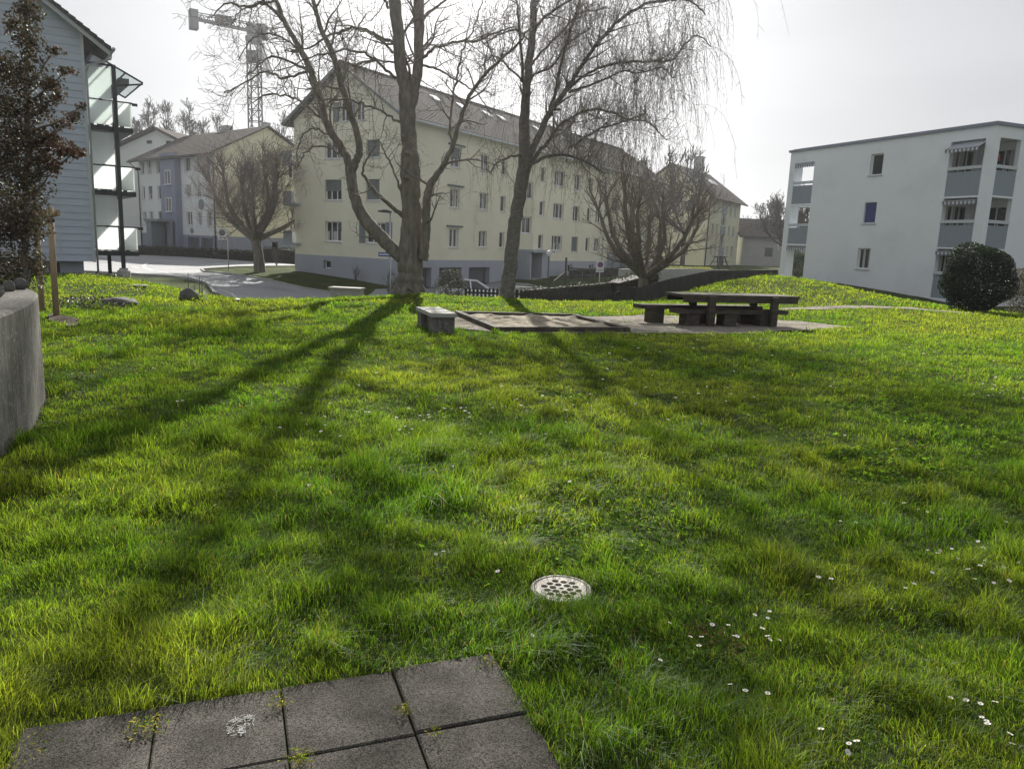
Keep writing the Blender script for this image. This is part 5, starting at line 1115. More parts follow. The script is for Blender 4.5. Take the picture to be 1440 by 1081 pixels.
m = MB(); poly = [np.array([p[0], p[1], 0.0]) for p in INN]+[np.array([-14, 9.4, 0]), np.array([-14, 2.2, 0])]; m.prism(poly, (0, 0, 0.86)); o = m.build('planter_soil', M_mulch); tag(o, kind='structure')
WALLPOLY = [P[i, :2]-nn[i, :2]*0.03 for i in range(n)]+[np.array([-14, 9.4]), np.array([-14, 2.2])]
def stone(name, label, c, r, m_=M_stone, seed=0, cat='stone', group=None, grp_scale=1):
    P_, d = [], []; me_ = MB(); sl, st = 14, 9; rg = np.random.default_rng(seed); ph = rg.random(6)*6
    prof = []
    for i in range(st+1):
        for j in range(sl):
            u, v = i/st*math.pi, j/sl*2*math.pi; dd = np.array([math.sin(u)*math.cos(v), math.sin(u)*math.sin(v), math.cos(u)])
            k_ = 1+0.13*math.sin(3*dd[0]+ph[0])+0.11*math.sin(4*dd[1]+ph[1])+0.08*math.sin(6*dd[2]+5*dd[0]+ph[2])+.05*math.sin(9*dd[1]+ph[3]); prof.append(np.array(c)+dd*k_*np.array(r))
    me_.add(prof, [(i*sl+j, (i+1)*sl+j, (i+1)*sl+(j+1) % sl, i*sl+(j+1) % sl) for i in range(st) for j in range(sl)], 0, True)
    o = me_.build(name, m_, loc=c); tag(o, label, cat, group); return o
c = PY(14, 411, 7.3); stone('stone', 'small round grey stone on the planter wall', (c[0], 7.3, 0.97+.045), (.045, .045, .06), M_stone, 1)
c = PY(29, 407, 7.6); stone('stone', 'flat dark stone with white flecks on the planter wall', (c[0], 7.6, 0.965+.06), (.08, .06, .05), M_stone, 2)
c = PY(168, 428, 19); stone('boulder', 'low pale grey rock at the foot of the grassy mound', (*T(168, 429)[:2], T(168, 429)[2]+.03), (.36, .25, .16), M_stone, 5)
c = T(268, 422); k_ = c[1]/1080; stone('boulder', 'dark boulder at the road end of the grassy mound', (c[0], c[1], c[2]+4*k_), (14*k_, 12*k_, 11*k_), M_stone, 6)

# ---- red-leaved shrub tree above the wall
tc_ = PY(34, 410, 7.9); tr_ = thing('red_leaved_tree', 'dark coppery evergreen tree rising over the planter wall at the left edge', 'tree', (tc_[0], 7.9, 0.86))
blobs = [(18, 385, 30, 34, 0), (42, 372, 24, 34, 0), (28, 320, 38, 34, 0), (8, 290, 36, 40, 0), (46, 300, 20, 42, 0), (36, 250, 34, 36, 0), (6, 215, 36, 36, 0), (40, 196, 34, 32, .2), (20, 150, 34, 30, 0), (55, 150, 22, 20, .2), (38, 105, 28, 26, .1), (8, 100, 26, 26, 0), (40, 60, 22, 24, .1), (42, 20, 18, 26, .1), (20, 35, 14, 20, 0), (74, 72, 14, 7, .2), (70, 118, 18, 12, .2), (92, 100, 18, 6, .2), (80, 135, 12, 14, .2),
         (72, 200, 22, 16, .8), (92, 212, 22, 13, 1), (110, 214, 14, 8, .9), (78, 236, 9, 13, 1), (85, 175, 16, 10, .5), (104, 165, 12, 10, .3), (115, 150, 8, 6, .3), (60, 225, 18, 16, .7), (-30, 300, 50, 90, 0), (-40, 150, 60, 90, 0), (38, -20, 20, 24, .1), (30, -60, 18, 24, 0)]
Cs, Ns, Mx = [], [], []
for bi, (x, y, rx, ry, red) in enumerate(blobs):
    Yd = 7.95+random.uniform(-.25, .25); c = PY(x, y, Yd); sc_ = Yd/F_PX; n_ = int(rx*ry*0.95*(1 if red < .5 else 1.1)); Pp, dd = ellipsoid_pts(n_, c, (rx*sc_, (rx+ry)/2*sc_*.9, ry*sc_), lump=.25, shell=.75, seed=bi); Cs.append(Pp); Ns.append(dd); Mx.append(np.full(n_, red))
Cs = np.vstack(Cs); Ns = np.vstack(Ns); Mx = np.concatenate(Mx); k = Cs[:, 2] > 0.9; Cs, Ns, Mx = Cs[k], Ns[k], Mx[k]
rd = RNG.random(len(Cs)) < Mx*.75
leaves('foliage', Cs[~rd], Ns[~rd], 0.040, [(0.10, 0.088, 0.068), (0.12, 0.10, 0.082), (0.075, 0.072, 0.055), (0.14, 0.10, 0.08)], M_leaf, parent=tr_, jitter=.9)
leaves('red_foliage', Cs[rd], Ns[rd], 0.046, [(0.15, 0.075, 0.06), (0.11, 0.07, 0.055), (0.19, 0.10, 0.075)], M_leafdull, parent=tr_, jitter=.9)
tb = TB(); top = PY(38, -60, 8.0); P, R_ = smooth_path([[tc_[0], 7.9, .8], PY(38, 250, 7.95), PY(40, 120, 8.0), top], [.035, .03, .022, .01], 6, .01); tb.add(P, R_, 7)
for x, y, *_r in blobs[:27]:
    e = PY(x, y, 7.95); i = int(np.argmin(np.abs(P[:, 2]-(e[2]-.25)))); Q_, r2 = smooth_path([P[i], (P[i]+e)/2+np.array([0, 0, -.03]), e], [.014, .010, .005], 4, .008); tb.add(Q_, r2, 5)
tb.build('trunk', M_twig, tr_)

# ---- tree stakes
sk_ = thing('tree_stakes', 'pale timber tree stake frame with a black strap left of the lawn', 'tree stakes', (-8.15, 13.6, 0))
a0, a1 = PY(79.5, 449, 13.5), PY(70, 291, 13.5); m = MB(); m.tube([a0-np.array([0, 0, .1]), a1], 0.052, 12); m.build('post', M_stake, sk_)
b0, b1 = PY(59, 432, 14.4), PY(50, 296, 14.4); m = MB(); m.tube([b0-np.array([0, 0, .4]), b1], 0.05, 12); m.build('post', M_stake, sk_)
m = MB(); e = a1-np.array([0, 0, .10]); f_ = b1-np.array([0, 0, .10]); dd = unit(f_-e); m.bar(e-dd*.12+np.array([0, -.02, .0]), f_+dd*.1, .05, .12); m.bar(e-dd*.12+np.array([.10, .04, .0]), f_+dd*.1+np.array([.1, .04, 0]), .04, .10); m.build('crossbar', M_stake, sk_)
m = MB(); m.lathe(a1-np.array([0, 0, .26]), [(.060, 0), (.062, .05), (.060, .055)], 12); m.tube([a1-np.array([.02, .02, .24]), (a1+b1)/2-np.array([0, 0, .30]), b1-np.array([0, 0, .24])], .016, 6); m.build('strap', M_rubber, sk_)
ml_ = [T(68, 447)[:2], T(78, 455)[:2], T(98, 461)[:2], T(116, 458)[:2], T(104, 449)[:2], T(85, 445)[:2], T(70, 443)[:2]]; drape('mulch_patch', ml_, M_mulch, 0.03, .15, jitter=.2)

# ---- concrete bench
q0, q1, q2_, q3 = PZ(585, 432, .35), PZ(607, 441.5, .35), PZ(641, 442, .35), PZ(603, 431.5, .35)
ax = unit(q1-q0); sd = np.array([-ax[1]*-1, ax[0]*-1, 0]); sd = np.array([ax[1]*-1, ax[0], 0]); sd = sd if sd[0] > 0 else -sd
Lb = np.linalg.norm(q1-q0); Wb = 0.46; bo = q0.copy(); bo[2] = 0
bn = thing('concrete_bench', 'short weathered concrete bench at the left corner of the sandbox', 'bench', (q1[0], q1[1], 0))
m = MB(); m.box(q0-np.array([0, 0, .06]), ax*Lb, sd*Wb, (0, 0, .07)); m.build('seat', M_conc2, bn)
for t in (0.06, Lb-0.36):
    m = MB(); o_ = q0+ax*t+sd*.02; o_[2] = -.08; m.box(o_, ax*.30, sd*(Wb-.04), (0, 0, .35-.06+.078)); m.build('leg', M_conc, bn)

# ---- sandbox
sb = thing('sandbox', 'square sandbox with weathered timber edging between the bench and the picnic table', 'sandbox', (SANDP[0][0], SANDP[0][1], 0))
SPc = [np.array([*p, 0.0]) for p in SANDP]; cen = sum(SPc)/4
for i in range(4):
    a, b = SPc[i], SPc[(i+1) % 4]; d = unit(b-a); n_ = np.array([-d[1], d[0], 0]); n_ = n_ if np.dot(n_, cen-a) > 0 else -n_
    e0, e1 = (0.0, 0.0) if i % 2 == 0 else (.13, .13)
    m = MB(); m.box(a+d*e0+np.array([0, 0, -.05]), d*(np.linalg.norm(b-a)-e0-e1), n_*.12, (0, 0, .155)); m.build('timber_edge', M_oldwood, sb)
xs = np.linspace(0, 1, 46); U_, V2 = np.meshgrid(xs, xs, indexing='ij'); ins = [p+(cen-p)*0.06 for p in SPc]
Pg = (ins[0][None, None]*(1-U_[..., None])*(1-V2[..., None])+ins[1][None, None]*U_[..., None]*(1-V2[..., None])+ins[2][None, None]*U_[..., None]*V2[..., None]+ins[3][None, None]*(1-U_[..., None])*V2[..., None])
Pg[..., 2] = 0.045+.15*(N3(Pg[..., 0], Pg[..., 1], 2.9, 4)-.45); id_ = np.arange(46*46).reshape(46, 46)
sn_ = npmesh('sand', Pg.reshape(-1, 3), [np.stack([id_[:-1, :-1].ravel(), id_[1:, :-1].ravel(), id_[1:, 1:].ravel(), id_[:-1, 1:].ravel()], 1)], M_sand, parent=sb, smooth=True)

# ---- picnic table and its two benches
pa = unit(np.array([2.75, 0.92, 0.0])); pp = np.array([-pa[1], pa[0], 0.0])
TA, TBp = PZ(965, 414.5, .70), PZ(1119, 416.5, .70); tcn = (TA+TBp)/2+pp*.38; tcn[2] = 0; Lt = 3.0
def gz_(p): return float(hz(p[0], p[1]))
pt = thing('picnic_table', 'long heavy timber picnic table on the gravel', 'table', (tcn[0], tcn[1], 0))
m = MB()
for k in range(4): m.box(tcn-pa*Lt/2+pp*(-.40+.205*k)+np.array([0, 0, .64]), pa*Lt, pp*.195, (0, 0, .06))
m.box(tcn-pa*(Lt/2-.03)+pp*(-.40)+np.array([0, 0, .53]), pa*(Lt-.06), pp*.06, (0, 0, .108)); m.box(tcn-pa*(Lt/2-.03)+pp*(.34)+np.array([0, 0, .53]), pa*(Lt-.06), pp*.06, (0, 0, .108)); m.build('tabletop', M_oldwood, pt)
for t in (-.82, .80):
    for sd_ in (-1, 1):
        c = tcn+pa*t+pp*sd_*.30; m = MB(); m.box(c-pa*.08+pp*(-.203 if sd_ < 0 else -.03)+np.array([0, 0, -.08]), pa*.16, pp*.10, (0, 0, .715+(.04 if sd_ < 0 else 0))); m.build('leg', M_oldwood, pt)
def bench(label, A_, B_, z, blocks):
    A_, B_ = PZ(*A_, z), PZ(*B_, z); c = (A_+B_)/2; c[2] = 0; L_ = np.linalg.norm(B_-A_)
    b_ = thing('picnic_bench', label, 'bench', c, 'benches at the picnic table')
    m = MB()
    for k in range(2): m.box(c-pa*L_/2+pp*(k*.2)+np.array([0, 0, z-.09]), pa*L_, pp*.19, (0, 0, .09))
    m.build('seat', M_oldwood, b_)
    for t in blocks:
        m = MB(); m.box(c+pa*(t*L_/2-.16)+pp*.03+np.array([0, 0, -.08]), pa*.32, pp*.32, (0, 0, z-.09+.078)); m.build('leg', M_oldwood, b_)
bench('long timber bench on the near side of the picnic table', (950, 434.5), (1114, 438), .37, (-.72, -.05, .62))
bench('long timber bench on the far side of the picnic table', (911, 429.8), (1062, 429.5), .42, (-.72, .1, .75))

# ---- fences
def fence(name, label, line, h, gap, w_, rail=True, top=None, grp=None, mat_=M_fence, pointed=True, slat_cap=100):
    P = [np.array(p, float) for p in line]; L_ = [np.linalg.norm(P[i+1][:2]-P[i][:2]) for i in range(len(P)-1)]; tot = sum(L_); t = thing(name, label, 'fence', (P[0][0], P[0][1], float(hz(P[0][0], P[0][1]))), grp)
    def at(s):
        i = 0
        while i < len(L_)-1 and s > L_[i]: s -= L_[i]; i += 1
        p = P[i]+(P[i+1]-P[i])*(s/L_[i]); return np.array([p[0], p[1], 0]), unit(np.array([*(P[i+1]-P[i])[:2], 0])), (p[2] if len(P[0]) > 2 else None)
    m = MB(); s = 0
    while s < tot:
        p, d, zt_ = at(s); z0 = float(hz(p[0], p[1])); z1 = zt_ if zt_ is not None else z0+h; n_ = np.array([-d[1], d[0], 0])
        if pointed: m.prism([p-d*w_/2+[0, 0, z0], p+d*w_/2+[0, 0, z0], p+d*w_/2+[0, 0, z1-.06], p+[0, 0, z1+random.uniform(-.01, .01)], p-d*w_/2+[0, 0, z1-.06]], n_*.02)
        else: m.prism([p-d*w_/2+[0, 0, z0-.1], p+d*w_/2+[0, 0, z0-.1], p+d*w_/2+[0, 0, z1+random.uniform(-.012, .012)], p-d*w_/2+[0, 0, z1+random.uniform(-.012, .012)]], n_*.022)
        s += gap
    m.build('pickets', mat_, t); s = 0; pv = None; m = MB()
    while s < tot+1.8:
        p, d, zt_ = at(min(s, tot-.01)); z0 = float(hz(p[0], p[1])); z1 = zt_ if zt_ is not None else z0+h; n_ = np.array([-d[1], d[0], 0])
        pm = MB(); pm.cbox((p+n_*.09)+[0, 0, z0-.3], .09, .09, z1-z0+.28, math.atan2(d[1], d[0])); pm.build('post', mat_, t)
        if pv is not None:
            for f_ in (.25, .78): m.bar(pv[0]+n_*.04+[0, 0, pv[1]+(pv[2]-pv[1])*f_], p+n_*.04+[0, 0, z0+(z1-z0)*f_], .04, .07)
        pv = (p, z0, z1); s += 1.8
    m.build('rails', mat_, t); return t
fz = lambda x, y, Y: PY(x, y, Y)
fence('picket_fence', 'low dark picket fence between the lawn and the garages', [fz(655, 403.5, 27), fz(700, 405, 27), fz(790, 409, 27), fz(872, 409.5, 27)], .85, .14, .085)
fence('board_fence', 'dark board fence rising behind the picnic table towards the white block', [fz(872, 404, 27.3), fz(897, 404, 28), fz(945, 391.5, 31.5), fz(1000, 380.5, 36.5), fz(1094, 379.5, 41)], .9, .118, .112, pointed=False)

# ---- retaining wall, hedges and low walls in front of the long facade
def hedge(label, line, w_, h, cols, n_pm, size, group=None, m_=M_leafdull, z0off=0):
    P = [np.array([p[0], p[1]]) for p in line]; c0 = P[0]; t = thing('hedge', label, 'hedge', (c0[0], c0[1], float(hz(*c0))), group); C_, N_ = [], []
    for i in range(len(P)-1):
        L_ = np.linalg.norm(P[i+1]-P[i]); n_ = int(L_*n_pm); s = RNG.random(n_); d = (P[i+1]-P[i])/L_; nn_ = np.array([-d[1], d[0]]); u = RNG.uniform(-1, 1, n_); v = RNG.random(n_)**.8
        side = RNG.random(n_); u = np.where(side < .4, -1+RNG.random(n_)*.15, np.where(side < .6, 1-RNG.random(n_)*.15, u)); v = np.where(side > .75, 1-RNG.random(n_)*.1, v)
        X_ = P[i][0]+d[0]*s*L_+nn_[0]*u*w_/2; Y_ = P[i][1]+d[1]*s*L_+nn_[1]*u*w_/2; Z_ = hz(X_, Y_)+v*h*(1+.06*np.sin(s*L_*3)); C_.append(np.stack([X_, Y_, Z_], 1)); N_.append(np.stack([nn_[0]*u, nn_[1]*u, v], 1))
    leaves('foliage', np.vstack(C_), np.vstack(N_), size, cols, m_, parent=t)
    m = MB(); Q = [np.array([*p, 0]) for p in P]
    for i in range(len(Q)-1):
        a, b = Q[i], Q[i+1]; d = unit(b-a); n_ = np.array([-d[1], d[0], 0]); k = max(1, int(np.linalg.norm(b-a)/3))
        for j in range(k):
            s0 = a+(b-a)*j/k; s1 = a+(b-a)*(j+1)/k; z0 = float(hz(*s0[:2])); z1 = float(hz(*s1[:2])); 
            V_ = [s0-n_*w_*.36+[0, 0, z0-.1], s1-n_*w_*.36+[0, 0, z1-.1], s1+n_*w_*.36+[0, 0, z1-.1], s0+n_*w_*.36+[0, 0, z0-.1], s0-n_*w_*.36+[0, 0, z0+h*.86], s1-n_*w_*.36+[0, 0, z1+h*.86], s1+n_*w_*.36+[0, 0, z1+h*.86], s0+n_*w_*.36+[0, 0, z0+h*.86]]
            m.add(V_, [(0, 3, 2, 1), (4, 5, 6, 7), (0, 1, 5, 4), (1, 2, 6, 5), (2, 3, 7, 6), (3, 0, 4, 7)])
    m.build('branches', M_fence, t); return t
HC = [(0.03, 0.045, 0.022), (0.045, 0.05, 0.028), (0.03, 0.035, 0.02)]
g3 = lambda x, y: T(x, y)[:2]
hedge('long low dark hedge along the far side of the road below the blue stair tower', [(-47, 82), (-38, 79.5), (-30, 76), (-24.5, 74)], 1.2, 0.95, HC, 260, .13)
hedge('dark hedge on the grass verge left of the cream gable', [(-24, 73.8), (-18.5, 71.5)], 1.2, 1.4, HC, 300, .13)
p1 = FL.p(14.6, 0, 3.2)[:2]; p2 = FL.p(32.5, 0, 3.2)[:2]; hedge('low dark hedge along the long facade between the two entrances', [FL.p(19.6, 0, 3.0)[:2], FL.p(32.2, 0, 3.0)[:2]], 1.1, .75, HC, 240, .11)
hedge('dark hedge behind the picket fence, right of the garages', [PY(735, 400, 38)[:2], PY(860, 400, 37)[:2], PY(915, 400, 40)[:2]], 1.2, 1.15, HC, 330, .10)
def lowwall(label, line, w_, ztop, m_=M_conc2, name='retaining_wall'):
    m = MB(); P = [np.array([p[0], p[1], 0.0]) for p in line]
    for i in range(len(P)-1):
        a, b = P[i], P[i+1]; d = unit(b-a); n_ = np.array([-d[1], d[0], 0])*w_/2; z0 = min(float(hz(*a[:2])), float(hz(*b[:2])))-.3
        za, zb_ = (ztop[i], ztop[i+1]); V_ = [a-n_+[0, 0, z0], b-n_+[0, 0, z0], b+n_+[0, 0, z0], a+n_+[0, 0, z0], a-n_+[0, 0, za], b-n_+[0, 0, zb_], b+n_+[0, 0, zb_], a+n_+[0, 0, za]]
        m.add(V_, [(0, 3, 2, 1), (4, 5, 6, 7), (0, 1, 5, 4), (1, 2, 6, 5), (2, 3, 7, 6), (3, 0, 4, 7)])
    o = m.build(name, m_, loc=(P[0][0], P[0][1], float(hz(*P[0][:2])))); tag(o, label, 'wall'); return o
lowwall('pale low retaining wall right of the car, behind the picket fence', [PY(712, 400, 42)[:2], PY(790, 400, 42)[:2]], .25, [PY(712, 402, 42)[2], PY(790, 405.5, 42)[2]])
wA, wB = PY(872, 380, 52), PY(968, 380, 57); wC = PY(1100, 380, 62); lowwall('long grey garden wall behind the cherry tree', [wA[:2], wB[:2], wC[:2]], .3, [PY(872, 378, 52)[2], PY(968, 377.5, 57)[2], PY(1100, 383, 62)[2]])
# strip of yellow and yellow-green leaves on the wall top
rg = RNG; n_ = 2600; s = rg.random(n_); X_ = PY(925, 377, 57.5)[0]+s*(PY(1000, 377, 60)[0]-PY(925, 377, 57.5)[0]); Y_ = 57.2+s*2.2+rg.random(n_)*1.2; Zt = PY(960, 376.5, 58)[2]
o = leaves('yellow_green_leaves', np.stack([X_, Y_, Zt-.15+rg.random(n_)*.22], 1), np.tile([0, -.4, 1.0], (n_, 1)), .10, [(0.45, 0.38, 0.05), (0.30, 0.34, 0.06), (0.16, 0.22, 0.05)], M_leafdull); tag(o, kind='stuff')

# ---- railing, lamps, signs
rl = thing('handrail', 'grey tube railing on the bank in front of the cream facade', 'railing', PY(800, 392, 52)); m = MB(); A_, B_ = PY(801, 377, 52), PY(838, 378.5, 54)
m.tube([A_, B_], .035, 6); m.tube([A_-[0, 0, .45], B_-[0, 0, .45]], .03, 6)
for t in (0, .5, 1): p = A_+(B_-A_)*t; m.tube([p, [p[0], p[1], float(hz(p[0], p[1]))-.1]], .035, 6)
m.build('rail', M_dark, rl)
rl = thing('stair_handrail', 'sloping dark handrail beside a tall post in front of the cream facade', 'railing', PY(784, 400, 48)); m = MB(); A_, B_ = PY(779, 396, 48), PY(795, 383, 49); m.bar(A_, B_, .07, .12); m.tube([A_, A_-[0, 0, .8]], .04, 6); m.build('rail', M_fence, rl)
m = MB(); p = PY(796.5, 362, 49); m.tube([p, [p[0], p[1], float(hz(p[0], p[1]))-.1]], .07, 8); m.build('post', M_dark, rl)
lp = PY(772, 357, 47); gl = float(hz(lp[0], 47)); l_ = thing('globe_lamp', 'garden lamp with a pale globe in front of the cream facade', 'lamp', (lp[0], 47, gl))
m = MB(); m.tube([[lp[0], 47, gl-.1], [lp[0], 47, lp[2]-.1]], [.045, .035], 8); m.build('pole', M_dark, l_); m = MB(); m.lathe([lp[0], 47, lp[2]-.14], [(.02, 0), (.12, .04), (.17, .12), (.18, .18), (.15, .27), (.06, .34), (.01, .35)], 14); m.build('globe', M_globe, l_)
lp = PY(549, 299, 45); gl = float(hz(lp[0], 45)); l_ = thing('street_lamp', 'thin street lamp with a flat head, left of the big tree trunk', 'lamp', (lp[0], 45, gl))
m = MB(); m.tube([[lp[0], 45, gl-.1], [lp[0], 45, lp[2]]], [.075, .045], 8); m.build('pole', M_steel, l_); m = MB(); m.lathe([lp[0]-.33, 45, lp[2]-.02], [(.05, 0), (.42, .03), (.40, .10), (.12, .17), (.02, .18)], 16); hd_ = m.build('lamp_head', M_dark, l_); m = MB(); m.tube([[lp[0], 45, lp[2]-.05], [lp[0]-.3, 45, lp[2]+.04]], .03, 6); m.build('arm', M_steel, l_)
# street name plate
sp_ = PY(546, 358, 40); gl = float(hz(sp_[0], 40)); l_ = thing('street_name_sign', 'small blue street name plate on a pole beside the big trunk', 'sign', (sp_[0], 40, gl))
pl_, pr_ = PY(532, 357.5, 40), PY(553, 359, 39.9); m = MB(); d = unit((pr_-pl_)*[1, 1, 0]); pr_[2] = pl_[2]; m.box(pl_-[0, 0, .11], pr_-pl_, (0, .02, 0), (0, 0, .22)); m.build('plate', M_bluesign, l_)
m = MB(); s = .06
while s < .7: w_ = random.uniform(.02, .045); m.box(pl_+d*s+np.array([0, -.006, -.04+random.choice([0, 0, .01])]), d*w_, (0, .004, 0), (0, 0, random.choice([.07, .09]))); s += w_+.018
m.build('lettering', M_white, l_)
m = MB(); m.tube([[sp_[0]+.12, 40.06, gl-.1], [sp_[0]+.12, 40.06, pl_[2]+.15]], .03, 8); m.build('pole', M_steel, l_)
# zone signs
def zone_sign(label, px, ytop, ybot, w_, Y_, ring, ybase=None, pole_dx=0.0):
    c = PY(px, (ytop+ybot)/2, Y_); h_ = (ybot-ytop)*Y_/F_PX; gl = float(hz(c[0], Y_)); t = thing('traffic_sign', label, 'traffic sign', (c[0]+pole_dx, Y_, gl)); m = MB(); ww = w_*Y_/F_PX
    m.box((c[0]-ww/2, Y_-.02, c[2]-h_/2), (ww, 0, 0), (0, .03, 0), (0, 0, h_)); p_ = m.build('plate', M_pale_s, t)
    def disc(r0, r1, off, mm, nm):
        m = MB(); an = np.arange(28)*2*math.pi/28; cc_ = np.array([c[0], Y_-off, c[2]+h_*.13]); 
        if r0 == 0: m.prism([cc_+[r1*math.cos(a), 0, r1*math.sin(a)] for a in an], (0, .004, 0))
        else:
            V_ = [cc_+[r*math.cos(a), 0, r*math.sin(a)] for r in (r0, r1) for a in an]; m.add(V_, [(i, (i+1) % 28, 28+(i+1) % 28, 28+i) for i in range(28)])
        m.build(nm, mm, p_)
    R1 = ww*.38; disc(0, R1, .026, ring[0], 'disc'); disc(R1*.78, R1*1.0, .032, ring[1], 'ring')
    m = MB(); a = math.radians(45); cc_ = np.array([c[0], Y_-.030, c[2]+h_*.13]); m.bar(cc_-[R1*.7, 0, -R1*.7], cc_+[R1*.7, 0, -R1*.7], .04, .003, up=(0, 1, 0)); m.build('bar', ring[1], p_)
    m = MB()
    for i in range(3): m.box((c[0]-ww*.33+i*ww*.24, Y_-.026, c[2]-h_*.38), (ww*.17, 0, 0), (0, .004, 0), (0, 0, h_*.09))
    m.build('small_print', M_grey_s, p_)
    m = MB(); m.tube([[c[0]+pole_dx, Y_+.05, gl-.2], [c[0]+pole_dx, Y_+.05, c[2]+h_*.5]], .035, 8); m.build('pole', M_steel, t)
zone_sign('square white zone sign with a dark disc on a pole at the junction', 312.5, 321.5, 337, 12, 58, (M_grey_s, M_shutter), pole_dx=.38)
zone_sign('square white zone sign with a red ringed disc in front of the cream facade', 844, 366.5, 382.5, 10.5, 46, (M_bluesign, M_redsign))

# ---- cabinet, car
bx = PY(488, 411, 31); gl = float(hz(bx[0], 31)); cb = thing('utility_cabinet', 'low pale concrete utility box with a flat lid beside the side road', 'utility box', (bx[0], 31, gl)); zt_ = PY(488, 406.5, 31)[2]
m = MB(); m.cbox((bx[0], 31, gl-.2), 1.22, .55, zt_-gl+.2, -.12); m.build('body', M_conc2, cb); m = MB(); m.cbox((bx[0], 31, zt_+.002), 1.34, .66, .07, -.12); m.build('lid', M_kerb, cb); m = MB(); m.cbox((bx[0]-.3, 30.66, zt_-.34), .17, .03, .07, -.12); m.build('label_plate', M_grey_s, cb)
def car(label, c, az):
    c = np.array(c, float); t = thing('parked_car', label, 'car', c); f_ = np.array([math.cos(az), math.sin(az), 0]); l_ = np.array([-f_[1], f_[0], 0]); zz = np.array([0, 0, 1.0])
    st = [(-2.05, .40, .78, .70), (-2.0, .28, .92, .80), (-1.6, .24, 1.0, .86), (-.9, .22, .97, .88), (0, .20, .95, .88), (.75, .20, .95, .88), (1.3, .22, .88, .86), (1.8, .26, .76, .80), (2.05, .34, .62, .66)]
    V_, n_ = [], 0
    for x, zl_, zh_, hw_ in st:
        V_ += [c+f_*x+l_*s_*hw_*k_+zz*z_ for s_, k_, z_ in ((-1, .92, zl_), (-1, 1, zl_+.18), (-1, 1, zh_-.16), (-1, .9, zh_), (1, .9, zh_), (1, 1, zh_-.16), (1, 1, zl_+.18), (1, .92, zl_))]
    ns = 8; F_ = [(i*ns+j, i*ns+(j+1) % ns, (i+1)*ns+(j+1) % ns, (i+1)*ns+j) for i in range(len(st)-1) for j in range(ns)]+[tuple(range(ns))[::-1], tuple((len(st)-1)*ns+j for j in range(ns))]
    m = MB(); m.add(V_, F_, 0, True)
    rs = [(-1.55, .98, .74), (-1.05, 1.38, .62), (-.3, 1.46, .62), (.35, 1.42, .61), (1.15, .93, .76)]; V_ = []
    for x, z_, hw_ in rs: V_ += [c+f_*x+l_*hw_+zz*z_, c+f_*x-l_*hw_+zz*z_]
    m.add(V_, [(2*i, 2*i+1, 2*i+3, 2*i+2) for i in (1, 2)], 0, True)
    for sd_ in (1, -1):
        P_ = lambda x, z_, hw_: c+f_*x+l_*hw_*sd_+zz*z_
        for a, b, w__ in ((rs[0], rs[1], .07), (rs[1], rs[2], .05), (rs[2], rs[3], .05), (rs[3], rs[4], .06)): m.bar(P_(*a[:2], a[2]), P_(*b[:2], b[2]), w__)
        m.bar(P_(.0, .95, .80), P_(-.05, 1.44, .62), .07)
    b_ = m.build('body', M_carp, t)
    m = MB(); P2 = lambda x, z_, hw_: c+f_*x+l_*hw_+zz*z_
    m.add([P2(1.12, .95, .72), P2(1.12, .95, -.72), P2(.36, 1.40, -.58), P2(.36, 1.40, .58)], [(0, 1, 2, 3)]); m.build('windscreen', M_carg, t)
    m = MB(); m.add([P2(-1.52, .99, .70), P2(-1.52, .99, -.70), P2(-1.07, 1.36, -.58), P2(-1.07, 1.36, .58)], [(3, 2, 1, 0)]); m.build('rear_window', M_carg, t)
    for sd_ in (1, -1):
        m = MB(); P_ = [P2(-1.4, .97, .755*sd_), P2(1.05, .95, .765*sd_), P2(.33, 1.39, .60*sd_), P2(-.3, 1.43, .61*sd_), P2(-1.03, 1.35, .61*sd_)]; m.add(P_, [(0, 1, 2, 3, 4)]); m.build('side_window', M_carg, t)
        m = MB(); m.cbox(P2(2.0, .58, .52*sd_), .12, .28, .13, az); m.build('headlight', M_pale_s, t)
        m = MB(); m.cbox(P2(-2.03, .68, .55*sd_), .08, .25, .14, az); m.build('tail_light', M_redsign, t)
        m = MB(); m.cbox(P2(.85, .98, .93*sd_), .12, .16, .11, az); m.build('mirror', M_carp, t)
        for x in (-1.28, 1.28):
            m = MB(); wc = P2(x, .31, .80*sd_); an = np.arange(20)*2*math.pi/20; m.prism([wc+f_*.31*math.cos(a)+zz*.31*math.sin(a)-l_*.09*sd_ for a in an], l_*.19*sd_); w_ = m.build('wheel', M_tyre, t)
            m = MB(); m.prism([wc+f_*.19*math.cos(a)+zz*.19*math.sin(a)+l_*.101*sd_ for a in an], l_*.01*sd_); m.build('rim', M_steel, w_)
    return t
cc = PY(662, 405, 45); car('silver car parked in front of the garages behind the picket fence', (cc[0], 45, float(hz(cc[0], 45))+.035), math.radians(4))

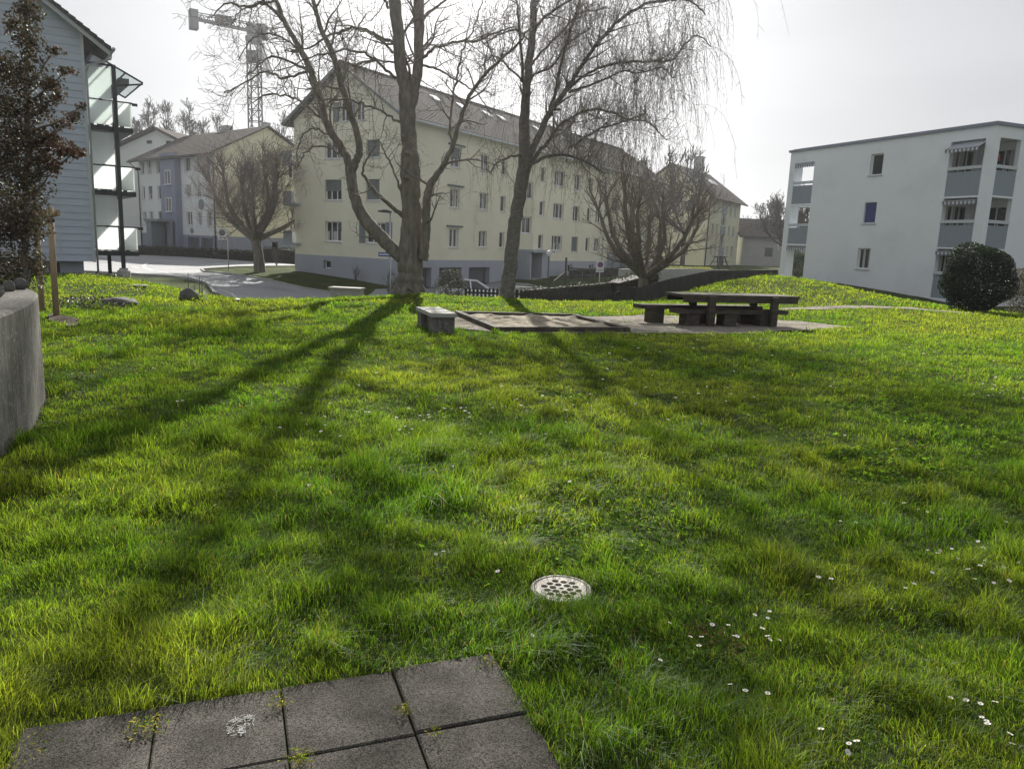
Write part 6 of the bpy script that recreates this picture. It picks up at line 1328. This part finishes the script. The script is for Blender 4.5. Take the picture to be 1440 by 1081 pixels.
# ---- small things near the mound and the road
for (x, y0, y1, lab) in ((264.5, 384, 408, 'leftmost of four thin dark rods at the road end of the mound'), (273, 400, 412, 'shortest of four thin dark rods beside the dark boulder'), (280.5, 389, 414, 'tall thin dark rod just right of the dark boulder'), (284, 393, 416, 'thin dark rod nearest the white hoop')):
    b = T(x, y1+3); b = b if b[1] < 24 else PY(x, y1, 20); tp = PY(x, y0, b[1]); m = MB(); m.tube([[b[0], b[1], float(hz(b[0], b[1]))-.2], tp], .009, 6); o = m.build('marker_rod', M_dark, loc=(b[0], b[1], float(hz(b[0], b[1])))); tag(o, lab, 'rod', 'marker rods at the mound')
b = T(286, 423); b = b if b[1] < 24 else PY(286, 422, 20); m = MB(); an = np.linspace(-1.2, 1.5, 9); m.tube([[b[0]+.06*math.cos(a), b[1], float(hz(b[0], b[1]))+.08+.13*math.sin(a)] for a in an], .018, 8); o = m.build('white_hoop', M_white, loc=b); tag(o, 'small curved white plastic pipe at the edge of the road', 'pipe')
b = T(192, 403); m = MB(); m.lathe((b[0], b[1], float(hz(b[0], b[1]))+.01), [(.36, 0), (.36, .04), (.33, .045)], 24); o = m.build('manhole_cover', M_dark, loc=b); tag(o, 'dark round manhole cover on top of the grassy mound', 'manhole cover')
# climbing frame far away
b = PY(1012, 377, 62); gl = PY(1012, 377, 62)[2]; cf = thing('climbing_frame', 'small A shaped climbing frame in front of the far cream house', 'climbing frame', (b[0], 62, gl)); m = MB()
for x in (-.5, .5):
    m.bar([b[0]-.55+x*.9, 62, gl-.3], [b[0]-.1+x*.6, 62, gl+.95], .07); m.bar([b[0]+.55+x*.9, 62.6, gl-.3], [b[0]+.1+x*.6, 62.4, gl+.95], .07)
for z in (.15, .5, .9): m.bar([b[0]-.9+.25*z, 62, gl+z], [b[0]+.9-.25*z, 62.3, gl+z], .05)
m.build('frame', M_fence, cf)
# little pale bare shrubs at the gable
for x, y, Y_, lab, sz in ((500, 389, 53.5, 'small pale bare shrub against the grey plinth of the gable', .9), (389, 377, 66, 'pale bare shrub on the verge right of the pollard tree', 1.35), (549, 398, 44, 'ivy covered shrub around the sign pole left of the big trunk', 1.5)):
    b = PY(x, y, Y_); b[2] = float(hz(b[0], Y_)); t = thing('bare_shrub', lab, 'shrub', b); tb = TB(); pr = dict(wig=.12, up=[.25, .1], dens=[3.5, 4], ang=(20, 50), ratio=(.4, .65), rmin=.012, seg=4)
    for k in range(7): a = k*.9; twig(tb, b, unit(np.array([math.cos(a)*.5, math.sin(a)*.5, 1])), sz*random.uniform(.7, 1.1), .02, 1, pr)
    tb.build('stems', M_twigfar if x != 549 else M_twig, t)
    if x == 549: P_, d_ = ellipsoid_pts(900, b+np.array([.1, 0, .95]), (.33, .3, .95), seed=3); leaves('foliage', P_, d_, .07, [(0.07, 0.08, 0.05), (0.10, 0.11, 0.08)], M_leafdull, parent=t)

# ================================================================== GRASS
def blades(name, bands, seed, hmul=1.0):
    rg = np.random.default_rng(seed); VV, CC = [], []
    for y0, y1, dens, wd_, hm in bands:
        X1 = 0.74*y1+1.6; n = int(2*X1*(y1-y0)*dens); x = rg.uniform(-X1, X1, n); y = rg.uniform(y0, y1, n); k = np.abs(x) < 0.74*y+1.6
        if y0 > 20: k &= ~((x < -7) & (y > 29+0*x) & (x > -19.5)) | (y < 31)
        k &= ~inside(PAVEPOLY, x, y) & ~inside(WALLPOLY, x, y) & (np.hypot(x-dc[0], y-dc[1]) > 0.150) & ~inside(ROADP, x, y)
        k &= ~inside([(7.6, 22.0), (13.0, 24.1), (16, 23.7), (24, 22.1), (24, 22.9), (16, 24.5), (13.2, 24.9), (8.0, 22.7)], x, y)
        gk = inside(GRAV, x, y); k &= ~(gk & (rg.random(n) > 0.05*(N2(x, y, 2.0, 2) > .55))); k &= ~inside(SANDP, x, y)
        bq0 = q0-ax*.02; k &= ~inside([q0, q1, q1+sd*Wb, q0+sd*Wb], x, y) & (np.hypot(x+3.2, y-22.9) > .62) & (np.hypot(x+.28, y-23) > .25) & ~(inside(ml_, x, y) & (rg.random(n) < .9))
        k &= ~((x < -10) & (y > 33.3)) & ~((y > 24.5+2.0*(x > 4.6)+9*(x > 6)) & (x > -10) & (x < 9.0+.5*(y-28)) & (rg.random(n) < .0))
        
        x, y = x[k], y[k]; n = len(x); z = hz(x, y)
        tuft = N1(x*1.0+5, y, 5.8, 3)*.75+N3(x, y+11, 2.4, 2)*.25; big = N2(x, y+9, 0.75, 3); fine = N4(x, y, 11.0, 2)
        long_ = np.clip((N3(x+40, y, 0.55, 2)-.52)*5, 0, 1)*np.clip((-x+1.0)/2.5, 0, 1)*(y < 14)
        clov = np.clip((N4(x+7, y+3, 0.8, 3)-.47)*8, 0, 1)*np.clip((x+.3)/1.0, 0, 1)*(y > 3.2)*(y < 9)
        h = (0.022+0.110*np.clip((tuft-.38)*2.6, 0, 1)**1.5+0.018*fine+.03*np.exp(-((x-dc[0])**2+(y-dc[1]+.22)**2)/.03))*(0.75+.5*big)*(1+.75*long_)*(1-.30*clov)*rg.uniform(.5, 1.45, n)*hm
        edge = np.zeros(n)
        ang = (N2(x, y, 1.6, 2)*2+N3(x, y, 5, 1))*math.pi*2; lean = 0.4+1.1*rg.random(n)
        a2 = rg.uniform(0, 2*math.pi, n); lx = (np.cos(ang)*.7+np.cos(a2))*lean*.62; ly = (np.sin(ang)*.7+np.sin(a2))*lean*.62
        wa = rg.uniform(0, math.pi, n); w = wd_*rg.uniform(.6, 1.3, n); wx, wy = np.cos(wa)*w/2, np.sin(wa)*w/2
        B0 = np.stack([x-wx, y-wy, z-.004], 1); B1 = np.stack([x+wx, y+wy, z-.004], 1)
        mx_, my_ = x+lx*h*.38, y+ly*h*.38; mz = z+h*.62; M0 = np.stack([mx_-wx*.8, my_-wy*.8, mz], 1); M1 = np.stack([mx_+wx*.8, my_+wy*.8, mz], 1)
        tx, ty = x+lx*h*1.15, y+ly*h*1.15; tz = z+h*(1.0-.25*np.hypot(lx, ly)); Tp = np.stack([tx, ty, tz], 1)
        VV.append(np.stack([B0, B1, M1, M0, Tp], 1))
        c0 = np.array([0.062, 0.136, 0.022]); c1 = np.array([0.130, 0.192, 0.034]); c2 = np.array([0.19, 0.205, 0.05]); c3 = np.array([0.22, 0.19, 0.10]); c4 = np.array([0.040, 0.085, 0.014])
        f = np.clip((N4(x, y, 1.1, 4)-.3)*2.2+rg.normal(0, .22, n), 0, 1)[:, None]; c = c0*(1-f)+c1*f
        yel = np.clip((N1(x+50, y, .45, 4)-.52)*2.0+np.clip(y-14, 0, 8)*.02+rg.normal(0, .2, n), 0, .5)[:, None]; c = c*(1-yel)+c2*yel
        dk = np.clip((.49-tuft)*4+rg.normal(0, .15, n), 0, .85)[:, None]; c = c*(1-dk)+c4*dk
        st = rg.random(n) < .035; c[st] = c3*rg.uniform(.6, 1.1, (st.sum(), 1)); c = c*rg.uniform(.55, 1.45, (n, 1))
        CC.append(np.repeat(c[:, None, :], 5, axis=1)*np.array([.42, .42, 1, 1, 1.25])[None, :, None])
    V_ = np.concatenate(VV).reshape(-1, 3); C_ = np.concatenate(CC).reshape(-1, 3); n = len(V_)//5; i = np.arange(n)*5
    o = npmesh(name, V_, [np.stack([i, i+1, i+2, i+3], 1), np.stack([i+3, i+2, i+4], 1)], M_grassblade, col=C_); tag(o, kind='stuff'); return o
blades('grass', [(1.5, 2.6, 13500, .0025, 1.1), (2.6, 4.0, 11500, .0029, 1.1), (4.0, 6.5, 5600, .0041, 1.05), (6.5, 10, 2600, .0056, .86), (10, 16, 1150, .0095, .85), (16, 24, 520, .0155, .9), (24, 40, 210, .027, 1.1)], 5)

# ---- clover: three round leaflets on a short stalk
def clover(n0):
    rg = np.random.default_rng(8); x = rg.uniform(-1.2, 5.5, n0); y = rg.uniform(2.6, 9.5, n0)
    k = (N4(x+7, y+3, 0.8, 3) > .44+.22*rg.random(n0)) & (rg.random(n0) < .5) & (x > -.3+.15*(y-3)+rg.normal(0, .3, n0)) & (rg.random(n0) < np.clip(6/y, 0, 1)) & (np.hypot(x-dc[0], y-dc[1]) > .2) & ~inside(PAVEPOLY, x, y)
    k |= (rg.random(n0) < .03) & (np.hypot(x-dc[0], y-dc[1]) > .2) & ~inside(PAVEPOLY, x, y)
    x, y = x[k], y[k]; n = len(x); z = hz(x, y)+rg.uniform(.012, .042, n); V_, C_ = [], []; rr = rg.uniform(.0045, .0085, n)*(1+y*.03); a0 = rg.uniform(0, 6.28, n); tl = rg.normal(0, .35, (n, 2))
    for k3 in range(3):
        a = a0+k3*2.094; cx_, cy_ = x+np.cos(a)*rr*1.05, y+np.sin(a)*rr*1.05
        for j in range(6):
            b_ = a+j*math.pi/3; px_, py_ = cx_+np.cos(b_)*rr, cy_+np.sin(b_)*rr; V_.append(np.stack([px_, py_, z+(px_-x)*tl[:, 0]+(py_-y)*tl[:, 1]], 1))
    V_ = np.stack(V_, 1).reshape(-1, 3); c = np.array([0.09, 0.17, 0.03])*rg.uniform(.6, 1.35, (n, 1)); C_ = np.repeat(c, 18, axis=0); i = (np.arange(n)*18)[:, None]
    Q = np.concatenate([i+np.arange(6)+6*q_ for q_ in range(3)], 0); o = npmesh('clover', V_, [Q], M_grassblade, col=C_); tag(o, kind='stuff'); return o
clover(90000)
# ---- ground cover of dark leaves around the mound and the wall foot, fallen leaves
def groundcover(name, poly, dens, size, cols, h=.08, m_=M_leafdull):
    poly = np.array([p[:2] for p in poly]); a, b = poly.min(0), poly.max(0); n = int((b-a).prod()*dens); x = RNG.uniform(a[0], b[0], n); y = RNG.uniform(a[1], b[1], n); k = inside(poly, x, y) & (N1(x, y, 1.3, 3) > .42); x, y = x[k], y[k]
    o = leaves(name, np.stack([x, y, hz(x, y)+RNG.random(len(x))*h], 1), np.tile([0, 0, 1.0], (len(x), 1)), size, cols, m_); tag(o, kind='stuff')
groundcover('ivy', [T(62, 428), T(62, 440), T(110, 437), T(170, 435), T(188, 430), T(160, 421), T(100, 420)], 420, .07, [(0.03, 0.04, 0.022), (0.10, 0.10, 0.07), (0.05, 0.06, 0.03)])
groundcover('ivy', [(-16.9, 33.5), (-18.9, 33.4), (-19.5, 30.5), (-17.3, 30.8)], 200, .09, [(0.04, 0.045, 0.025), (0.07, 0.07, 0.05)], .12)
groundcover('wall_foot_leaves', [T(70, 520), T(66, 560), T(40, 620), T(0, 670), T(10, 690), T(60, 650), T(110, 590), T(130, 545), T(110, 520)], 900, .026, [(0.06, 0.11, 0.03), (0.05, 0.07, 0.03), (0.11, 0.10, 0.06)], .05)
rgx = RNG.normal
for (px_, py_, n_, s_) in ((905, 900, 60, .10), (985, 897, 70, .11), (1030, 915, 70, .10), (740, 778, 50, .12), (770, 775, 40, .08)):
    pass
pts = []
for (px_, py_, n_, s_) in ((905, 900, 45, .045), (985, 897, 60, .05), (1025, 918, 60, .05), (740, 778, 45, .07), (770, 775, 35, .05)):
    c = T(px_, py_); pts.append(np.stack([c[0]+rgx(0, s_, n_), c[1]+rgx(0, s_, n_), np.zeros(n_)], 1))
pts = np.vstack(pts); pts[:, 2] = hz(pts[:, 0], pts[:, 1])+.02+RNG.random(len(pts))*.02
o = leaves('fallen_leaves', pts, np.tile([0, 0, 1.0], (len(pts), 1)), .020, [(0.16, 0.06, 0.035), (0.20, 0.10, 0.06)], M_leafdull, aspect=.35); tag(o, kind='stuff')
# weeds in the paving joints
pts = []; 
for (px_, py_, n_, s_) in ((205, 1025, 150, .028), (392, 992, 70, .022), (566, 1003, 60, .014), (423, 1073, 120, .022), (690, 935, 60, .03), (612, 1034, 30, .015), (40, 1062, 60, .04)):
    c = PZ(px_, py_, .02); pts.append(np.stack([c[0]+rgx(0, s_, n_), c[1]+rgx(0, s_, n_), .025+RNG.random(n_)*.03], 1))
pts = np.vstack(pts); o = leaves('joint_weeds', pts, np.tile([0, -.2, 1.0], (len(pts), 1)), .016, [(0.07, 0.13, 0.025), (0.16, 0.16, 0.06), (0.22, 0.2, 0.12)], M_grassblade, aspect=.3, jitter=1.0); tag(o, kind='stuff')

# ---- daisies
def daisy_mesh():
    mb = MB(); n = 13
    for j in range(n):
        a = j*2*math.pi/n; d = np.array([math.cos(a), math.sin(a), 0]); t = np.array([-d[1], d[0], 0]); z = np.array([0, 0, 1.0])
        mb.add([z*.0445+d*.0025-t*.0012, z*.0465+d*.0085-t*.0021, z*.0470+d*.0112, z*.0465+d*.0085+t*.0021, z*.0445+d*.0025+t*.0012], [(0, 1, 2, 3, 4)], 0)
    mb.lathe((0, 0, .044), [(.001, 0), (.0034, .0006), (.003, .0028), (.001, .0036)], 8, mi=1); mb.tube([[0, 0, -.01], [.002, .001, .02], [0, 0, .045]], .0009, 4, mi=2); return mb
dm = daisy_mesh().build('daisy', [mat('daisy_petal', (0.72, 0.72, 0.72), .8, .04), mat('daisy_eye', (0.55, 0.38, 0.03), .8, .1), mat('daisy_stem', (0.08, 0.14, 0.03), .8, .1)])
dp = [(1243, 717), (1273, 718), (1289, 728), (1302, 728), (1299, 737), (1285, 741), (1330, 736), (1322, 744), (1411, 745), (1182, 741), (1202, 748), (1321, 781), (1380, 785), (1315, 794), (1345, 795), (1364, 800), (1384, 801), (1378, 804), (1404, 807), (1376, 811), (1363, 817), (1306, 817), (1396, 828), (1412, 829), (1148, 827), (1167, 831), (1282, 834), (1272, 843), (1249, 869), (1057, 878), (1081, 875), (1078, 882), (1067, 901), (1073, 913), (1082, 913), (1090, 915), (936, 890), (998, 895), (1024, 894), (1033, 907), (1030, 911), (987, 913), (983, 926), (924, 943), (740, 904), (967, 909), (1048, 993), (1078, 994), (1029, 983), (1332, 1000), (1360, 1003), (1375, 1008), (1380, 1028), (1385, 1034), (1390, 1042), (1195, 1062), (1208, 1070), (1412, 1050), (1155, 1050), (702, 815), (611, 788), (625, 788), (801, 689), (1398, 1010), (1345, 1004), (1420, 1072), (1180, 1066), (206, 540), (214, 526), (250, 571), (258, 572), (250, 617), (266, 617), (205, 538), (432, 606), (458, 571), (465, 573), (434, 692), (309, 721)]
rg = np.random.default_rng(77)
for (px_, py_, sx_, sy_, n_) in ((575, 600, 30, 12, 16), (715, 565, 28, 16, 14), (640, 590, 50, 20, 12), (760, 600, 40, 14, 10), (980, 560, 50, 30, 34), (1410, 560, 28, 9, 26), (900, 500, 60, 14, 16), (1000, 490, 60, 12, 14), (440, 600, 30, 20, 8), (830, 540, 70, 30, 12), (1150, 590, 90, 40, 12), (1380, 500, 40, 12, 14), (490, 560, 60, 20, 8), (1330, 800, 50, 20, 8)):
    for _ in range(n_): dp.append((min(1436, rg.normal(px_, sx_)), rg.normal(py_, sy_)))
first = True
for (px_, py_) in dp:
    p = T(px_, py_+2.5)
    if inside(PAVEPOLY, np.array([p[0]]), np.array([p[1]]))[0] or p[1] > 20: continue
    o = dm if first else dm.copy()
    if not first: SC.collection.objects.link(o)
    first = False
    s = rg.uniform(.8, 1.15)*(1+.085*max(0, p[1]-4)); o.location = (p[0], p[1], float(hz(p[0], p[1]))+rg.uniform(.008, .026)); o.scale = (s, s, min(s, 1.5)); o.rotation_euler = (rg.normal(-.1, .2), rg.normal(0, .2), rg.uniform(0, 6.28))
    tag(o, 'white daisy growing in the lawn', 'daisy', 'daisies in the lawn')

# ================================================================== HAZE
def haze(dens, aniso, col):
    m = bpy.data.materials.new('haze_air'); m.use_nodes = True; t = m.node_tree; t.nodes.clear()
    v = t.nodes.new('ShaderNodeVolumePrincipled'); v.inputs['Color'].default_value = (*col, 1); v.inputs['Density'].default_value = dens; v.inputs['Anisotropy'].default_value = aniso
    o = t.nodes.new('ShaderNodeOutputMaterial'); t.links.new(v.outputs[0], o.inputs['Volume'])
    mb = MB(); mb.box((-505, -125, -4.5), (1010, 0, 0), (0, 835, 0), (0, 0, 42)); h = mb.build('haze', m); tag(h, kind='stuff')
haze(0.0006, 0.85, (0.93, 0.95, 1.0))
